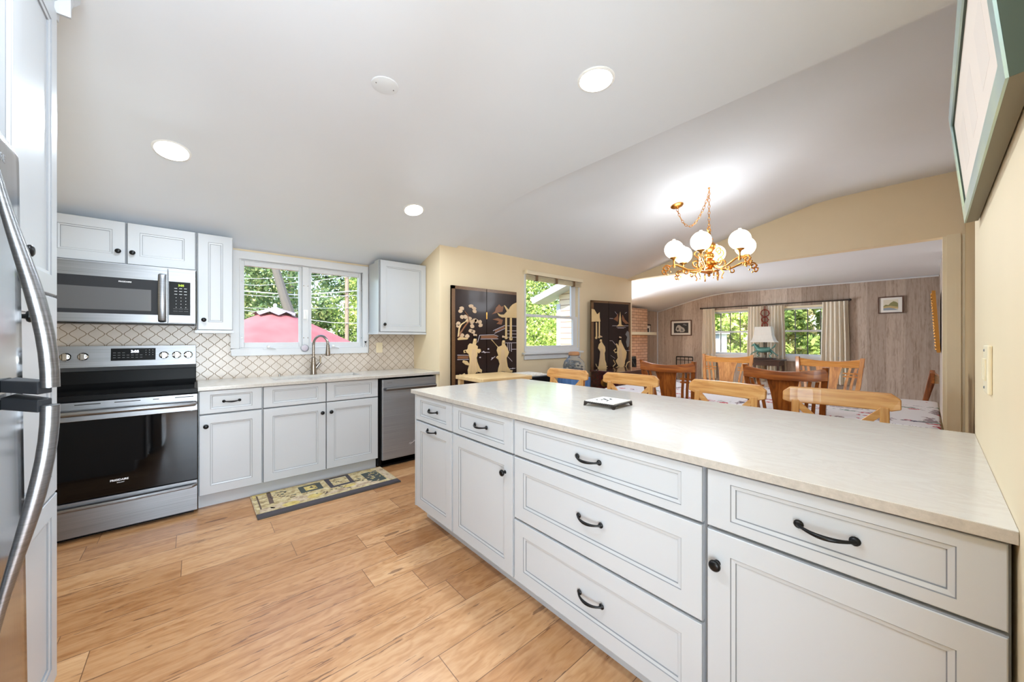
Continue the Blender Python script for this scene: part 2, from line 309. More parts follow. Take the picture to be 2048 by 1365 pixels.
# ------------------------------------------------------------------ builders
class B:
    def __init__(s): s.bm = bmesh.new(); s.m = []
    def mi(s, m):
        if m not in s.m: s.m.append(m)
        return s.m.index(m)
    def faces(s, vs, fs, m):
        i = s.mi(m); v = [s.bm.verts.new(p) for p in vs]
        for f in fs:
            try: q = s.bm.faces.new([v[k] for k in f]); q.material_index = i
            except ValueError: pass
        return s
    def box(s, x0, x1, y0, y1, z0, z1, m):
        return s.faces([(x0, y0, z0), (x1, y0, z0), (x1, y1, z0), (x0, y1, z0), (x0, y0, z1), (x1, y0, z1), (x1, y1, z1), (x0, y1, z1)],
                       [(0, 3, 2, 1), (4, 5, 6, 7), (0, 1, 5, 4), (1, 2, 6, 5), (2, 3, 7, 6), (3, 0, 4, 7)], m)
    def prism(s, pts, ext, m, m2=None):
        n = len(pts); e = Vector(ext); a = [Vector(p) for p in pts]; vs = a+[p+e for p in a]
        s.faces(vs, [tuple(range(n-1, -1, -1)), tuple(range(n, 2*n))]+[(i, (i+1) % n, n+(i+1) % n, n+i) for i in range(n)], m); return s
    def tube(s, pts, r, m, seg=10, cap=True, flat=1.0, up=None, closed=False):
        P = [Vector(p) for p in pts]; n = len(P); R = r if isinstance(r, (list, tuple)) else [r]*n
        vs = []; prev = None
        for i in range(n):
            if closed: t = P[(i+1) % n]-P[i-1]
            else: t = P[min(i+1, n-1)]-P[max(i-1, 0)]
            t.normalize()
            if prev is None:
                u = Vector(up) if up else (Vector((0, 0, 1)) if abs(t.z) < .9 else Vector((1, 0, 0)))
            else: u = prev
            u = (u-t*u.dot(t)).normalized(); prev = u; w = t.cross(u)
            for k in range(seg):
                a = 2*PI*k/seg; vs.append(P[i]+u*math.cos(a)*R[i]+w*math.sin(a)*R[i]*flat)
        fs = []
        for i in range(n if closed else n-1):
            j = (i+1) % n
            for k in range(seg): fs.append((i*seg+k, i*seg+(k+1) % seg, j*seg+(k+1) % seg, j*seg+k))
        if cap and not closed: fs += [tuple(range(seg-1, -1, -1)), tuple((n-1)*seg+k for k in range(seg))]
        return s.faces(vs, fs, m)
    def lathe(s, prof, c, m, axis=(0, 0, 1), seg=24, ang=None):
        ax = Vector(axis).normalized(); u = (Vector((1, 0, 0)) if abs(ax.x) < .9 else Vector((0, 1, 0))); u = (u-ax*u.dot(ax)).normalized(); w = ax.cross(u); c = Vector(c)
        vs = []; fs = []
        for r, h in prof:
            for k in range(seg):
                a = 2*PI*k/seg; vs.append(c+ax*h+(u*math.cos(a)+w*math.sin(a))*max(r, .00005))
        for i in range(len(prof)-1):
            for k in range(seg): fs.append((i*seg+k, i*seg+(k+1) % seg, (i+1)*seg+(k+1) % seg, (i+1)*seg+k))
        fs += [tuple(range(seg-1, -1, -1)), tuple((len(prof)-1)*seg+k for k in range(seg))]
        return s.faces(vs, fs, m)
    def ball(s, c, r, m, sc=(1, 1, 1), seg=12):
        n = seg//2; vs = []; fs = []
        for i in range(n+1):
            t = PI*i/n
            for k in range(seg):
                a = 2*PI*k/seg; vs.append((c[0]+r*sc[0]*max(math.sin(t), .01)*math.cos(a), c[1]+r*sc[1]*max(math.sin(t), .01)*math.sin(a), c[2]+r*sc[2]*math.cos(t)))
        for i in range(n):
            for k in range(seg): fs.append((i*seg+k, i*seg+(k+1) % seg, (i+1)*seg+(k+1) % seg, (i+1)*seg+k))
        return s.faces(vs, fs, m)
    def rings(s, tf, x0, x1, z0, z1, lv, m, dz=0):     # stepped panel: lv = [(inset, depth, material of the band up to the next ring)]
        R = []
        for ins, d, mm in lv:
            iz = ins if ins < .01 else ins-dz
            R.append([tf(x0+ins, z0+iz, d), tf(x1-ins, z0+iz, d), tf(x1-ins, z1-iz, d), tf(x0+ins, z1-iz, d)])
        for i in range(len(R)-1):
            s.faces(R[i]+R[i+1], [(k, (k+1) % 4, 4+(k+1) % 4, 4+k) for k in range(4)], lv[i][2])
        s.faces(R[-1], [(0, 1, 2, 3)], lv[-1][2]); s.faces(R[0], [(3, 2, 1, 0)], m); return s
    def obj(s, name, parent=None, bevel=0, smooth=False, seg=2, world=False, weld=True, cut=35):
        if weld: bmesh.ops.remove_doubles(s.bm, verts=s.bm.verts, dist=.00002)
        bmesh.ops.recalc_face_normals(s.bm, faces=s.bm.faces)
        if smooth:
            for f in s.bm.faces: f.smooth = True
            for e in s.bm.edges:
                if len(e.link_faces) == 2 and e.calc_face_angle(0) > math.radians(cut): e.smooth = False
        me = bpy.data.meshes.new(name); s.bm.to_mesh(me); s.bm.free()
        for m in s.m: me.materials.append(M[m])
        o = bpy.data.objects.new(name, me); S.collection.objects.link(o)
        if parent is not None:
            o.parent = parent
            if world:
                r = parent
                while r.parent: r = r.parent
                me.transform(Matrix.Translation(-r.location))
        if bevel:
            b = o.modifiers.new('edges', 'BEVEL'); b.width = bevel; b.segments = seg; b.limit_method = 'ANGLE'; b.angle_limit = math.radians(40)
        return o
def tag(o, label, cat, group=None, kind=None):
    if label: o['label'] = label
    if cat: o['category'] = cat
    if group: o['group'] = group
    if kind: o['kind'] = kind
    return o
def thing(name, label, cat, loc=(0, 0, 0), rz=0, group=None):
    o = bpy.data.objects.new(name, None); o.empty_display_size = .1; S.collection.objects.link(o); o.location = loc; o.rotation_euler = (0, 0, rz)
    return tag(o, label, cat, group)
def struct(o, label=None): o['kind'] = 'structure'; (label and o.__setitem__('label', label)); return o
def kids(o): return [c for c in bpy.data.objects if c.parent == o]
def copy_tree(o, parent=None):
    c = o.copy(); S.collection.objects.link(c); c.parent = parent
    for ch in kids(o): copy_tree(ch, c)
    return c
def text(body, name, parent, size, tf_loc, rot, m, ext=.0004, align='CENTER', shear=0, bold=0):
    cu = bpy.data.curves.new(name, 'FONT'); cu.body = body; cu.size = size; cu.extrude = ext; cu.align_x = align; cu.align_y = 'CENTER'; cu.offset = bold
    cu.materials.append(M[m]); o = bpy.data.objects.new(name, cu); S.collection.objects.link(o); o.parent = parent
    r = parent
    while r.parent: r = r.parent
    o.location = Vector(tf_loc)-r.location; o.rotation_euler = rot
    me = bpy.data.meshes.new_from_object(o.evaluated_get(bpy.context.evaluated_depsgraph_get())); me.name = name
    w = bpy.data.objects.new(name, me); S.collection.objects.link(w); w.parent = parent; w.location = o.location; w.rotation_euler = rot
    bpy.data.objects.remove(o); w.name = name; return w
TFY = lambda Y: (lambda a, z, n: (a, Y-n, z))          # fronts facing -Y
TFX = lambda X: (lambda a, z, n: (X-n, a, z))          # fronts facing -X
TFXp = lambda X: (lambda a, z, n: (X+n, a, z))         # fronts facing +X
def shaker(name, parent, tf, a0, a1, z0, z1, frame=.066, th=.02, label=None):
    b = B(); m = 'cabinet_white'; g = 'glaze'
    b.rings(tf, a0, a1, z0, z1, [(0, -th, m), (0, -.003, g), (.0012, -.0015, m), (.003, 0, m), (frame-.003, 0, g), (frame-.001, -.0028, m), (frame+.009, -.0045, g), (frame+.011, -.0085, m)], m, .032 if z1-z0 < .2 else 0)
    o = b.obj(name, parent, world=True)
    if label: o['label'] = label
    return o
def knob(parent, tf, a, z, label='round black knob'):
    p = Vector(tf(a, z, 0)); ax = Vector(tf(a, z, 1))-p
    o = B().lathe([(.009, 0), (.0075, .003), (.0062, .010), (.0075, .015), (.0145, .017), (.0165, .021), (.0155, .026), (.010, .0295), (.003, .0305)], p, 'black_metal', ax, 20).obj('knob', parent, smooth=True, world=True, cut=60)
    return o
def pull(parent, tf, a, z, w=.096):
    pts = []; rr = []
    for i in range(17):
        t = i/16; s_ = math.sin(PI*t)
        pts.append(tf(a-w/2+w*t, z-.004*s_, .004+.024*s_**.6)); rr.append(.0038+.0022*math.sin(PI*t)**2+(.002 if i in (0, 16) else 0))
    b = B().tube(pts, rr, 'black_metal', 8)
    for e in (-w/2, w/2):
        p = Vector(tf(a+e, z, 0)); ax = Vector(tf(a+e, z, 1))-p
        b.lathe([(.011, 0), (.0105, .003), (.005, .006), (.001, .007)], p, 'black_metal', ax, 12)
    return b.obj('pull_handle', parent, smooth=True, world=True, cut=60)

# ================================================================== THE ROOM
KY = [-3.3, 1.9, 2.10, 2.30, 2.5, 2.7, 2.9, 3.1, 3.3, 3.5, 3.816, 4.135, 4.3]
KZ = [2.565, 2.565, 2.563, 2.556, 2.540, 2.512, 2.470, 2.416, 2.356, 2.292, 2.190, 2.088, 2.035]
DY = [-.25, .55, .75, .95, 1.15, 1.4, 1.84, 2.3, 2.84, 3.2, 3.5, 3.66]
DZ = [2.945, 2.945, 2.94, 2.922, 2.875, 2.82, 2.722, 2.612, 2.488, 2.402, 2.322, 2.28]
LY = [-.25, 2.7, 3.0, 3.3, 3.6, 3.9, 4.3, 4.9, 5.1]
LZ = [2.352, 2.372, 2.375, 2.362, 2.325, 2.265, 2.165, 2.005, 1.95]
def slab(name, x0, x1, ys, zs, m, top=3.25):
    n = len(ys); vs = []
    for x in (x0, x1):
        for y, z in zip(ys, zs): vs.append((x, y, z))
        vs += [(x, ys[-1], top), (x, ys[0], top)]
    q = n+2; fs = [tuple(range(q)), tuple(range(2*q-1, q-1, -1))]
    for i in range(q): fs.append((i, (i+1) % q, q+(i+1) % q, q+i))
    return B().faces(vs, fs, m).obj(name, smooth=True, cut=12)
struct(slab('ceiling', -1.15, 2.21, KY, KZ, 'ceiling_paint'), 'white kitchen ceiling, flat then sloping down to the sink wall')
struct(slab('ceiling_dining', 2.21, 5.86, DY, DZ, 'ceiling_paint'), 'white vaulted dining room ceiling')
struct(slab('ceiling_living', 5.86, 9.66, LY, LZ, 'ceiling_paint', 3.1), 'white living room ceiling beyond the opening')
struct(B().box(-1.15, 9.65, -3.3, 5.1, -.12, 0, 'plank_floor').obj('floor'), 'wide light brown wood plank floor')
struct(B().box(-1.15, -1.0, -.22, 4.28, 0, 2.75, 'cream_paint').box(-1.15, -1.0, -3.3, -2.68, 0, 2.75, 'cream_paint').box(-1.15, -1.0, -2.68, -.22, 2.32, 2.75, 'cream_paint').obj('wall_left'))
def wall_hole(name, tf, a0, a1, z1, holes, th, m):
    b = B(); xs = sorted({a0, a1, *[h[0] for h in holes], *[h[1] for h in holes]})
    for i in range(len(xs)-1):
        u, v = xs[i], xs[i+1]; h = [q for q in holes if q[0] <= u and q[1] >= v]
        segs = [(0, z1)] if not h else [(0, h[0][2]), (h[0][3], z1)]
        for p, q in segs:
            A = tf(u, p, 0); C = tf(v, q, -th)
            b.box(min(A[0], C[0]), max(A[0], C[0]), min(A[1], C[1]), max(A[1], C[1]), p, q, m)
    return struct(b.obj(name))
wall_hole('wall_sink', TFY(4.13), -1.15, 2.15, 2.3, [(.30, 1.395, 1.175, 2.0)], .15, 'cream_paint')
struct(B().box(2.0, 2.14, 3.5, 4.14, 0, 2.45, 'cream_paint').obj('wall_stub'), 'cream end wall beside the dishwasher')
wall_hole('wall_dining', TFY(3.5), 2.14, 5.86, 2.45, [(3.275, 4.36, 1.10, 2.15)], .13, 'cream_paint')
zi = lambda y, Y, Z: next(Z[i]+(Z[i+1]-Z[i])*(y-Y[i])/(Y[i+1]-Y[i]) for i in range(len(Y)-1) if Y[i] <= y <= Y[i+1])
hy = [-.25]+[y for y in DY[1:-1]]+[3.63]
struct(B().prism([(5.73, y, zi(y, DY, DZ)+.05) for y in hy]+[(5.73, 3.63, 2.304), (5.73, -.25, 2.304)], (.13, 0, 0), 'cream_paint').obj('wall_header'), 'cream wall over the wide opening to the living room')
struct(B().box(5.73, 5.86, -.25, -.072, 0, 2.304, 'cream_trim').box(5.722, 5.74, -.19, -.10, 0, 2.318, 'cream_trim').box(5.718, 5.74, -.19, -.155, 0, 2.30, 'cream_trim').obj('wall_jamb'), 'cream painted jamb at the right of the opening')
struct(B().box(5.73, 5.86, 3.63, 5.1, 0, 2.4, 'tan_siding').obj('wall_siding'), 'tan clapboard outside wall seen through the dining window')
struct(B().box(5.715, 5.87, 5.06, 5.16, 0, 2.0, 'roof_white').obj('trim_1'), 'white corner board of the clapboard wall')
struct(B().box(.45, 2.203, -.25, -.106, 0, 2.7, 'cream_paint').obj('wall_right'), 'cream wall at the end of the peninsula')
struct(B().box(2.203, 5.86, -.33, -.215, 0, 3.1, 'tan_wall').obj('wall_dining_right'))  # flat tan, darker than the cream walls around it
struct(B().box(5.86, 9.65, -.25, -.087, 0, 2.45, 'grey_panelling').obj('wall_living_right'))
wall_hole('wall_living_far', TFX(9.5), -.25, 5.05, 2.45, [(2.45, 3.62, .90, 1.96), (1.20, 2.30, .90, 1.96)], .15, 'grey_panelling')
struct(B().box(6.94, 9.65, 4.9, 5.05, 0, 2.1, 'grey_panelling').box(5.86, 5.94, 4.9, 5.05, 0, 2.1, 'grey_panelling').obj('wall_living_left'))
wall_hole('wall_rear', lambda a, z, n: (a, -3.2+n, z), -1.15, 2.6, 2.7, [(-.35, 1.85, .5, 2.4)], .12, 'cream_paint')
struct(B().box(2.5, 2.62, -3.3, -.33, 0, 2.75, 'cream_paint').obj('wall_rear_right'))
struct(B().box(2.2, 2.5, -3.3, -.33, 2.565, 2.9, 'ceiling_paint').obj('ceiling_rear'))
struct(B().box(.24, 1.46, 4.115, 4.13, .914, 1.116, 'arabesque_tile').box(-.76, .24, 4.115, 4.13, .914, 1.40, 'arabesque_tile').box(1.46, 2.0, 4.115, 4.13, .914, 1.34, 'arabesque_tile').obj('trim_backsplash'), 'beige arabesque tile backsplash with brown grout behind the range and sink')
pts = [(9.492, y, zi(y, LY, LZ)-.012) for y in [4.88, 4.3, 3.9, 3.6, 3.3, 3.0, 2.7, 1., -.08]]
struct(B().tube(pts, .014, 'frame_white', 6).obj('trim_2'), 'thin white moulding along the living room ceiling')
struct(B().box(9.478, 9.5, 4.878, 4.9, 0, 2.0, 'ceiling_paint').obj('trim_3'), 'thin white corner moulding in the living room')

# ---- kitchen window
w1 = B().box(.24, 1.45, 4.10, 4.128, 2.0, 2.07, 'frame_white').box(.24, 1.45, 4.10, 4.128, 1.113, 1.178, 'frame_white').box(.24, .30, 4.10, 4.128, 1.178, 2.0, 'frame_white').box(1.39, 1.45, 4.10, 4.128, 1.178, 2.0, 'frame_white')
w1.box(.30, .31, 4.118, 4.27, 1.178, 2.0, 'frame_white').box(1.38, 1.39, 4.118, 4.27, 1.178, 2.0, 'frame_white').box(.31, 1.38, 4.118, 4.27, 1.178, 1.19, 'frame_white').box(.31, 1.38, 4.118, 4.27, 1.988, 2.0, 'frame_white').box(.805, .862, 4.112, 4.24, 1.19, 1.988, 'frame_white')
win1 = struct(w1.obj('window_1', bevel=.004), 'white double casement window over the sink')
for (a, b_) in ((.31, .805), (.862, 1.38)):
    q = B(); f = .032
    g0, g1, h0, h1 = a+.028, b_-.026, 1.236, 1.945
    q.box(a, g0, 4.135, 4.175, 1.19, 1.988, 'frame_white').box(g1, b_, 4.135, 4.175, 1.19, 1.988, 'frame_white').box(g0, g1, 4.135, 4.175, 1.19, h0, 'frame_white').box(g0, g1, 4.135, 4.175, h1, 1.988, 'frame_white')
    sh = q.obj('sash', win1, bevel=.003)
    B().box(g0, g1, 4.152, 4.158, h0, h1, 'window_glass').obj('pane', sh)
    cx_ = (a+b_)/2-.05
    c = B().box(cx_-.03, cx_+.075, 4.098, 4.115, 1.168, 1.182, 'frame_white'); c.tube([(cx_, 4.10, 1.18), (cx_+.02, 4.085, 1.19), (cx_+.07, 4.085, 1.176)], .006, 'frame_white', 8).ball((cx_+.01, 4.09, 1.196), .013, 'plastic_white')
    c.obj('crank_handle', win1, bevel=.002)
B().box(.813, .852, 4.10, 4.113, 1.47, 1.56, 'plastic_white').tube([(.833, 4.10, 1.55), (.838, 4.09, 1.50), (.843, 4.092, 1.445)], [.006, .005, .003], 'plastic_white', 8).obj('latch', win1)
for xx in (.318, .815, .853, 1.376):
    for zz in (1.28, 1.80): B().lathe([(.004, 0), (.004, .003)], (xx, 4.112, zz), 'nickel', (0, -1, 0), 8).obj('screw', win1)
tag(B().lathe([(.034, 0), (.036, .002), (.036, .005), (.03, .008), (.012, .009)], (.822, 4.098, 1.178), 'stainless_dark', (0, -1, 0), 24).lathe([(.03, .009), (.029, .0095)], (.822, 4.098, 1.178), 'mother_pearl', (0, -1, 0), 8).obj('window_medallion', smooth=True), 'round dark metal disc on the window frame behind the faucet', 'ornament')
tag(B().ball((1.415, 4.090, 1.235), .010, 'black_metal').ball((1.415, 4.090, 1.215), .007, 'chrome').tube([(1.40, 4.09, 1.245), (1.415, 4.09, 1.235), (1.432, 4.09, 1.248)], .002, 'black_metal', 6).tube([(1.405, 4.09, 1.185), (1.415, 4.09, 1.215), (1.428, 4.09, 1.188)], .0022, 'chrome', 6).obj('window_charm', smooth=True), 'tiny black and clear figurine charm at the window corner', 'ornament')

# ---- dining window
w2 = B().box(3.25, 3.275, 3.488, 3.60, 1.10, 2.15, 'frame_white').box(4.36, 4.385, 3.488, 3.60, 1.10, 2.15, 'frame_white').box(3.275, 4.36, 3.488, 3.60, 2.10, 2.15, 'frame_white').box(3.275, 4.36, 3.49, 3.60, 1.09, 1.14, 'frame_white')
w2.box(3.21, 4.42, 3.44, 3.50, 1.065, 1.09, 'frame_white').box(3.24, 4.39, 3.478, 3.50, .995, 1.065, 'frame_white')
win2 = struct(w2.obj('window_2', bevel=.003), 'white double hung dining room window')
for (z0, z1, y0) in ((1.14, 1.60, 3.515), (1.57, 2.10, 3.55)):
    q = B().box(3.275, 3.305, y0, y0+.03, z0, z1, 'frame_white').box(4.26, 4.36, y0, y0+.03, z0, z1, 'frame_white').box(3.305, 4.26, y0, y0+.03, z0, z0+.035, 'frame_white').box(3.305, 4.26, y0, y0+.03, z1-.035, z1, 'frame_white').obj('sash', win2, bevel=.002)
    B().box(3.305, 4.26, y0+.012, y0+.017, z0+.035, z1-.035, 'window_glass').obj('pane', q)
bl = thing('window_blind', 'tan slatted blind drawn fully up at the top of the dining window', 'blind', (3.82, 3.47, 2.05))
B().box(3.24, 4.40, 3.435, 3.487, 2.115, 2.165, 'cream_trim').obj('head_rail', bl, bevel=.003, world=True)
q = B()
for i in range(6): q.box(3.26, 4.38, 3.445, 3.485, 2.045+i*.011, 2.049+i*.011, 'cream_trim')
q.obj('slats', bl, world=True); q = B()
for xx in (3.43, 3.82, 4.2): B().box(xx-.02, xx+.02, 3.44, 3.4875, 2.04, 2.115, 'blind_tape').obj('ladder_tape', bl, world=True)

# ---- living room windows
for n_, (y0, y1) in ((3, (2.45, 3.62)), (4, (1.20, 2.30))):
    q = B().box(9.47, 9.60, y0, y0+.04, .90, 1.96, 'frame_white').box(9.47, 9.60, y1-.04, y1, .90, 1.96, 'frame_white').box(9.47, 9.60, y0, y1, 1.92, 1.96, 'cream_trim').box(9.44, 9.60, y0-.04, y1+.04, .875, .915, 'frame_white').box(9.46, 9.5, y0-.03, y1+.03, .80, .875, 'frame_white')
    w = struct(q.obj('window_%d' % n_), 'double hung living room window behind curtains')
    for (z0, z1, x0) in ((.915, 1.45, 9.53), (1.42, 1.92, 9.56)):
        h = B().box(x0, x0+.03, y0+.04, y0+.075, z0, z1, 'frame_white').box(x0, x0+.03, y1-.075, y1-.04, z0, z1, 'frame_white').box(x0, x0+.03, y0+.075, y1-.075, z0, z0+.035, 'frame_white').box(x0, x0+.03, y0+.075, y1-.075, z1-.035, z1, 'frame_white').obj('sash', w)
        B().box(x0+.012, x0+.017, y0+.075, y1-.075, z0+.035, z1-.035, 'window_glass').obj('pane', h)
q = B().box(-.40, -.35, -3.22, -3.1, .5, 2.4, 'frame_white').box(1.85, 1.90, -3.22, -3.1, .5, 2.4, 'frame_white').box(-.40, 1.9, -3.22, -3.1, 2.4, 2.46, 'frame_white').box(-.4, 1.9, -3.22, -3.1, .44, .5, 'frame_white').box(.73, .77, -3.25, -3.2, .5, 2.4, 'frame_white')
struct(q.obj('window_5'), 'unseen wide window added behind the camera to let in fill light')  # unseen frame, added around the opening of the rear fill light

# ================================================================== KITCHEN
# sink run
def base_unit(label, x0, x1, fronts, group=None):
    t = thing('base_cabinet', label, 'cabinet', ((x0+x1)/2, 3.6, 0))
    B().box(x0, x1, 3.546, 4.11, .107, .888, 'cabinet_white').box(x0, x1, 3.60, 4.11, 0, .107, 'cabinet_white').box(x0+.002, x1-.002, 3.5455, 3.55, .11, .886, 'glaze').obj('body', t, world=True)
    tf = TFY(3.526)
    for kind, a0, a1, z0, z1, hw in fronts:
        d = shaker('drawer_front' if kind == 'drawer' else 'door', t, tf, a0, a1, z0, z1)
        if hw: (pull(d, tf, hw[0], hw[1]) if hw[2] == 'p' else knob(d, tf, hw[0], hw[1]))
    return t
base_unit('white base cabinet beside the range with one pull drawer and door', .016, .407, [('drawer', .020, .402, .711, .882, (.211, .795, 'p')), ('door', .020, .402, .110, .702, (.058, .620, 'k'))])
base_unit('white double door sink cabinet below the sink', .407, 1.343, [('drawer', .413, .874, .711, .882, None), ('drawer', .880, 1.338, .711, .882, None), ('door', .413, .874, .110, .702, (.843, .618, 'k')), ('door', .880, 1.338, .110, .702, (.915, .618, 'k'))])
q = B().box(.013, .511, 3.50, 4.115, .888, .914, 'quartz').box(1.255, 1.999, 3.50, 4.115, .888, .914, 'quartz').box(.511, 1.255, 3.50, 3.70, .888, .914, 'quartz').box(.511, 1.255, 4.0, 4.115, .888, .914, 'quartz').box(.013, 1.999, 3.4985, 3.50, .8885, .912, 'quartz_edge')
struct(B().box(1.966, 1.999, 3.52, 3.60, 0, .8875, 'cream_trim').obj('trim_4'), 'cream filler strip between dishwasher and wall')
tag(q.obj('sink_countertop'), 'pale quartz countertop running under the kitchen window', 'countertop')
t = thing('sink', 'undermount stainless steel sink set in the counter below the window', 'sink', (.883, 3.85, .70))
q = B()
for (x0, x1, y0, y1, z0, z1) in ((.505, .513, 3.694, 4.006, .68, .8885), (1.253, 1.261, 3.694, 4.006, .68, .8885), (.505, 1.261, 3.692, 3.70, .68, .8885), (.505, 1.261, 4.0, 4.008, .68, .8885), (.505, 1.261, 3.692, 4.008, .672, .68)): q.box(x0, x1, y0, y1, z0, z1, 'stainless')
q.obj('basin', t, world=True); B().lathe([(.042, 0), (.042, .003), (.03, .004), (.01, .002)], (.883, 3.86, .681), 'chrome').obj('drain', t, world=True)
t = thing('faucet', 'tall brushed nickel pull down faucet standing behind the sink', 'faucet', (.89, 4.05, .914))
B().lathe([(.030, 0), (.030, .006), (.027, .03), (.027, .08), (.020, .13), (.017, .16), (.018, .17), (.014, .175)], (0, 0, 0), 'nickel').obj('body', t, smooth=True)
arc = [(0, 0, .17), (0, 0, .26)]+[(.085*(1-math.cos(a)), -.035*(1-math.cos(a)), .30+.085*math.sin(a)) for a in [PI*i/12 for i in range(13)]]
arc = [(x*.55, y*2.2, z) for x, y, z in arc]; e = arc[-1]
B().tube(arc, .0125, 'nickel', 14).obj('spout', t, smooth=True)
B().lathe([(.014, 0), (.016, -.015), (.015, -.02), (.019, -.06), (.023, -.105), (.021, -.112), (.015, -.112)], e, 'nickel').obj('spray_head', t, smooth=True)
B().tube([(.02, 0, .06), (.05, -.004, .10), (.062, -.006, .115)], [.017, .014, .013], 'nickel', 12).tube([(.058, -.006, .112), (.062, -.006, .16), (.055, -.006, .185)], [.009, .007, .005], 'chrome', 10).obj('lever', t, smooth=True)
t = thing('soap_dispenser', 'small chrome cap on the counter at the sink front', 'dispenser', (.60, 4.045, .914))
B().lathe([(.012, 0), (.012, .01), (.008, .014), (.008, .022), (.003, .024)], (0, 0, 0), 'chrome').obj('cap', t, smooth=True)
# dishwasher
t = thing('dishwasher', 'stainless steel dishwasher under the sink counter beside the cream wall', 'dishwasher', (1.67, 3.6, 0))
B().box(1.35, 1.96, 3.56, 4.10, 0.02, .875, 'black_plastic').obj('body', t, world=True)
B().box(1.378, 1.962, 3.518, 3.556, .075, .866, 'stainless_dark').obj('door', t, world=True, bevel=.004)
d = t
B().box(1.385, 1.955, 3.56, 3.60, 0, .075, 'black_plastic').obj('toe_panel', t, world=True)
B().tube([(1.40, 3.516, .776), (1.40, 3.478, .776), (1.945, 3.478, .776), (1.945, 3.516, .776)], .0165, 'stainless', 10, flat=.75, up=(0, 0, 1)).obj('handle', t, world=True, smooth=True)
B().box(1.425, 1.475, 3.5165, 3.518, .832, .836, 'print_grey').obj('badge', t, world=True)
B().tube([(1.655, 3.517, .195), (1.672, 3.517, .206), (1.69, 3.517, .20), (1.665, 3.517, .188), (1.70, 3.517, .204), (1.73, 3.517, .222), (1.70, 3.517, .215)], .0016, 'print_white', 6).obj('swoosh_emblem', t, world=True)
# upper cabinets
def upper(name, label, x0, x1, z0, z1, doors, rail=True):
    t = thing(name, label, 'cabinet', ((x0+x1)/2, 3.95, z0))
    q = B().box(x0, x1, 3.82, 4.11, z0, z1-.02, 'cabinet_white').prism([(x0, 3.82, z1-.02), (x1, 3.82, z1-.02), (x1, 3.82, z1), (x0, 3.82, z1)], (0, .12, -.0), 'cabinet_white').box(x0+.002, x1-.002, 3.8195, 3.83, z0+.003, z1-.003, 'glaze')
    if rail: q.box(x0-.012, x1+.006 if x1 < 1.9 else x1, 3.80, 4.11, z0-.022, z0-.0005, 'cabinet_white')
    q.obj('body', t, world=True)
    for a0, a1, kx, kz, fr in doors:
        d = shaker('door', t, TFY(3.8), a0, a1, z0+.004, z1, fr); knob(d, TFY(3.8), kx, kz)
upper('upper_cabinet', 'wide two door white upper cabinet above the microwave', -.76, .004, 1.806, 2.108, [(-.756, -.381, -.415, 1.893, .066), (-.371, -.001, -.344, 1.892, .066)], False)
upper('upper_cabinet', 'narrow white upper cabinet between microwave and window', .008, .236, 1.338, 2.108, [(.014, .232, .050, 1.421, .066)])
upper('upper_cabinet', 'single door white upper cabinet right of the window', 1.455, 1.998, 1.341, 2.106, [(1.468, 1.994, 1.509, 1.424, .066)])
# outlet
t = thing('wall_outlet', 'white outlet plate on the tile under the right upper cabinet', 'outlet', (1.575, 4.115, 1.17))
B().box(-.036, .036, -.006, 0, -.058, .058, 'cream_trim').obj('plate', t, bevel=.002); B().box(-.017, .017, -.009, -.006, -.036, .036, 'cream_trim').obj('socket', t)
# microwave
t = thing('microwave', 'stainless over the range microwave under the two door cabinet', 'microwave', (-.38, 3.9, 1.38))
B().box(-.758, .001, 3.765, 4.11, 1.385, 1.803, 'stainless_dark').box(-.75, -.01, 3.78, 4.10, 1.378, 1.386, 'black_plastic').obj('body', t, world=True)
B().box(-.758, -.157, 3.73, 3.764, 1.388, 1.792, 'stainless').box(-.71, -.176, 3.7275, 3.7305, 1.445, 1.698, 'grey_plastic').obj('door', t, world=True, bevel=.002)
B().box(-.705, -.244, 3.7265, 3.7285, 1.472, 1.625, 'glass_grey').obj('door_window', t, world=True)
B().box(-.153, .001, 3.73, 3.764, 1.388, 1.792, 'stainless').obj('control_frame', t, world=True, bevel=.002)
cp = B().box(-.150, -.030, 3.7275, 3.7305, 1.447, 1.699, 'black_plastic').obj('control_panel', t, world=True)
q = B()
for i in range(3):
    for j in range(4): q.box(-.112+i*.027, -.108+i*.027, 3.7268, 3.7275, 1.578-j*.024, 1.581-j*.024, 'print_white')
    for j in range(3): q.box(-.120+i*.027, -.104+i*.027, 3.7268, 3.7275, 1.648-j*.022, 1.651-j*.022, 'print_white')
    for j in range(2): q.box(-.126+i*.03, -.102+i*.03, 3.7268, 3.7275, 1.495-j*.018, 1.4965-j*.018, 'print_grey')
q.obj('keypad_marks', cp, world=True)
RY = (PI/2, 0, 0)
text('3:05', 'clock_digits', cp, .020, (-.082, 3.7265, 1.672), RY, 'display_green')
text('FRIGIDAIRE', 'lettering', t, .0125, (-.375, 3.7262, 1.672), RY, 'print_white', bold=.0003)
q = [(-.185, 3.728, 1.745), (-.185, 3.705, 1.735), (-.185, 3.690, 1.68), (-.185, 3.684, 1.57), (-.185, 3.690, 1.46), (-.185, 3.705, 1.408), (-.185, 3.728, 1.398)]
B().tube(q, .022, 'stainless', 14, flat=.35, up=(1, 0, 0)).obj('handle', t, world=True, smooth=True)
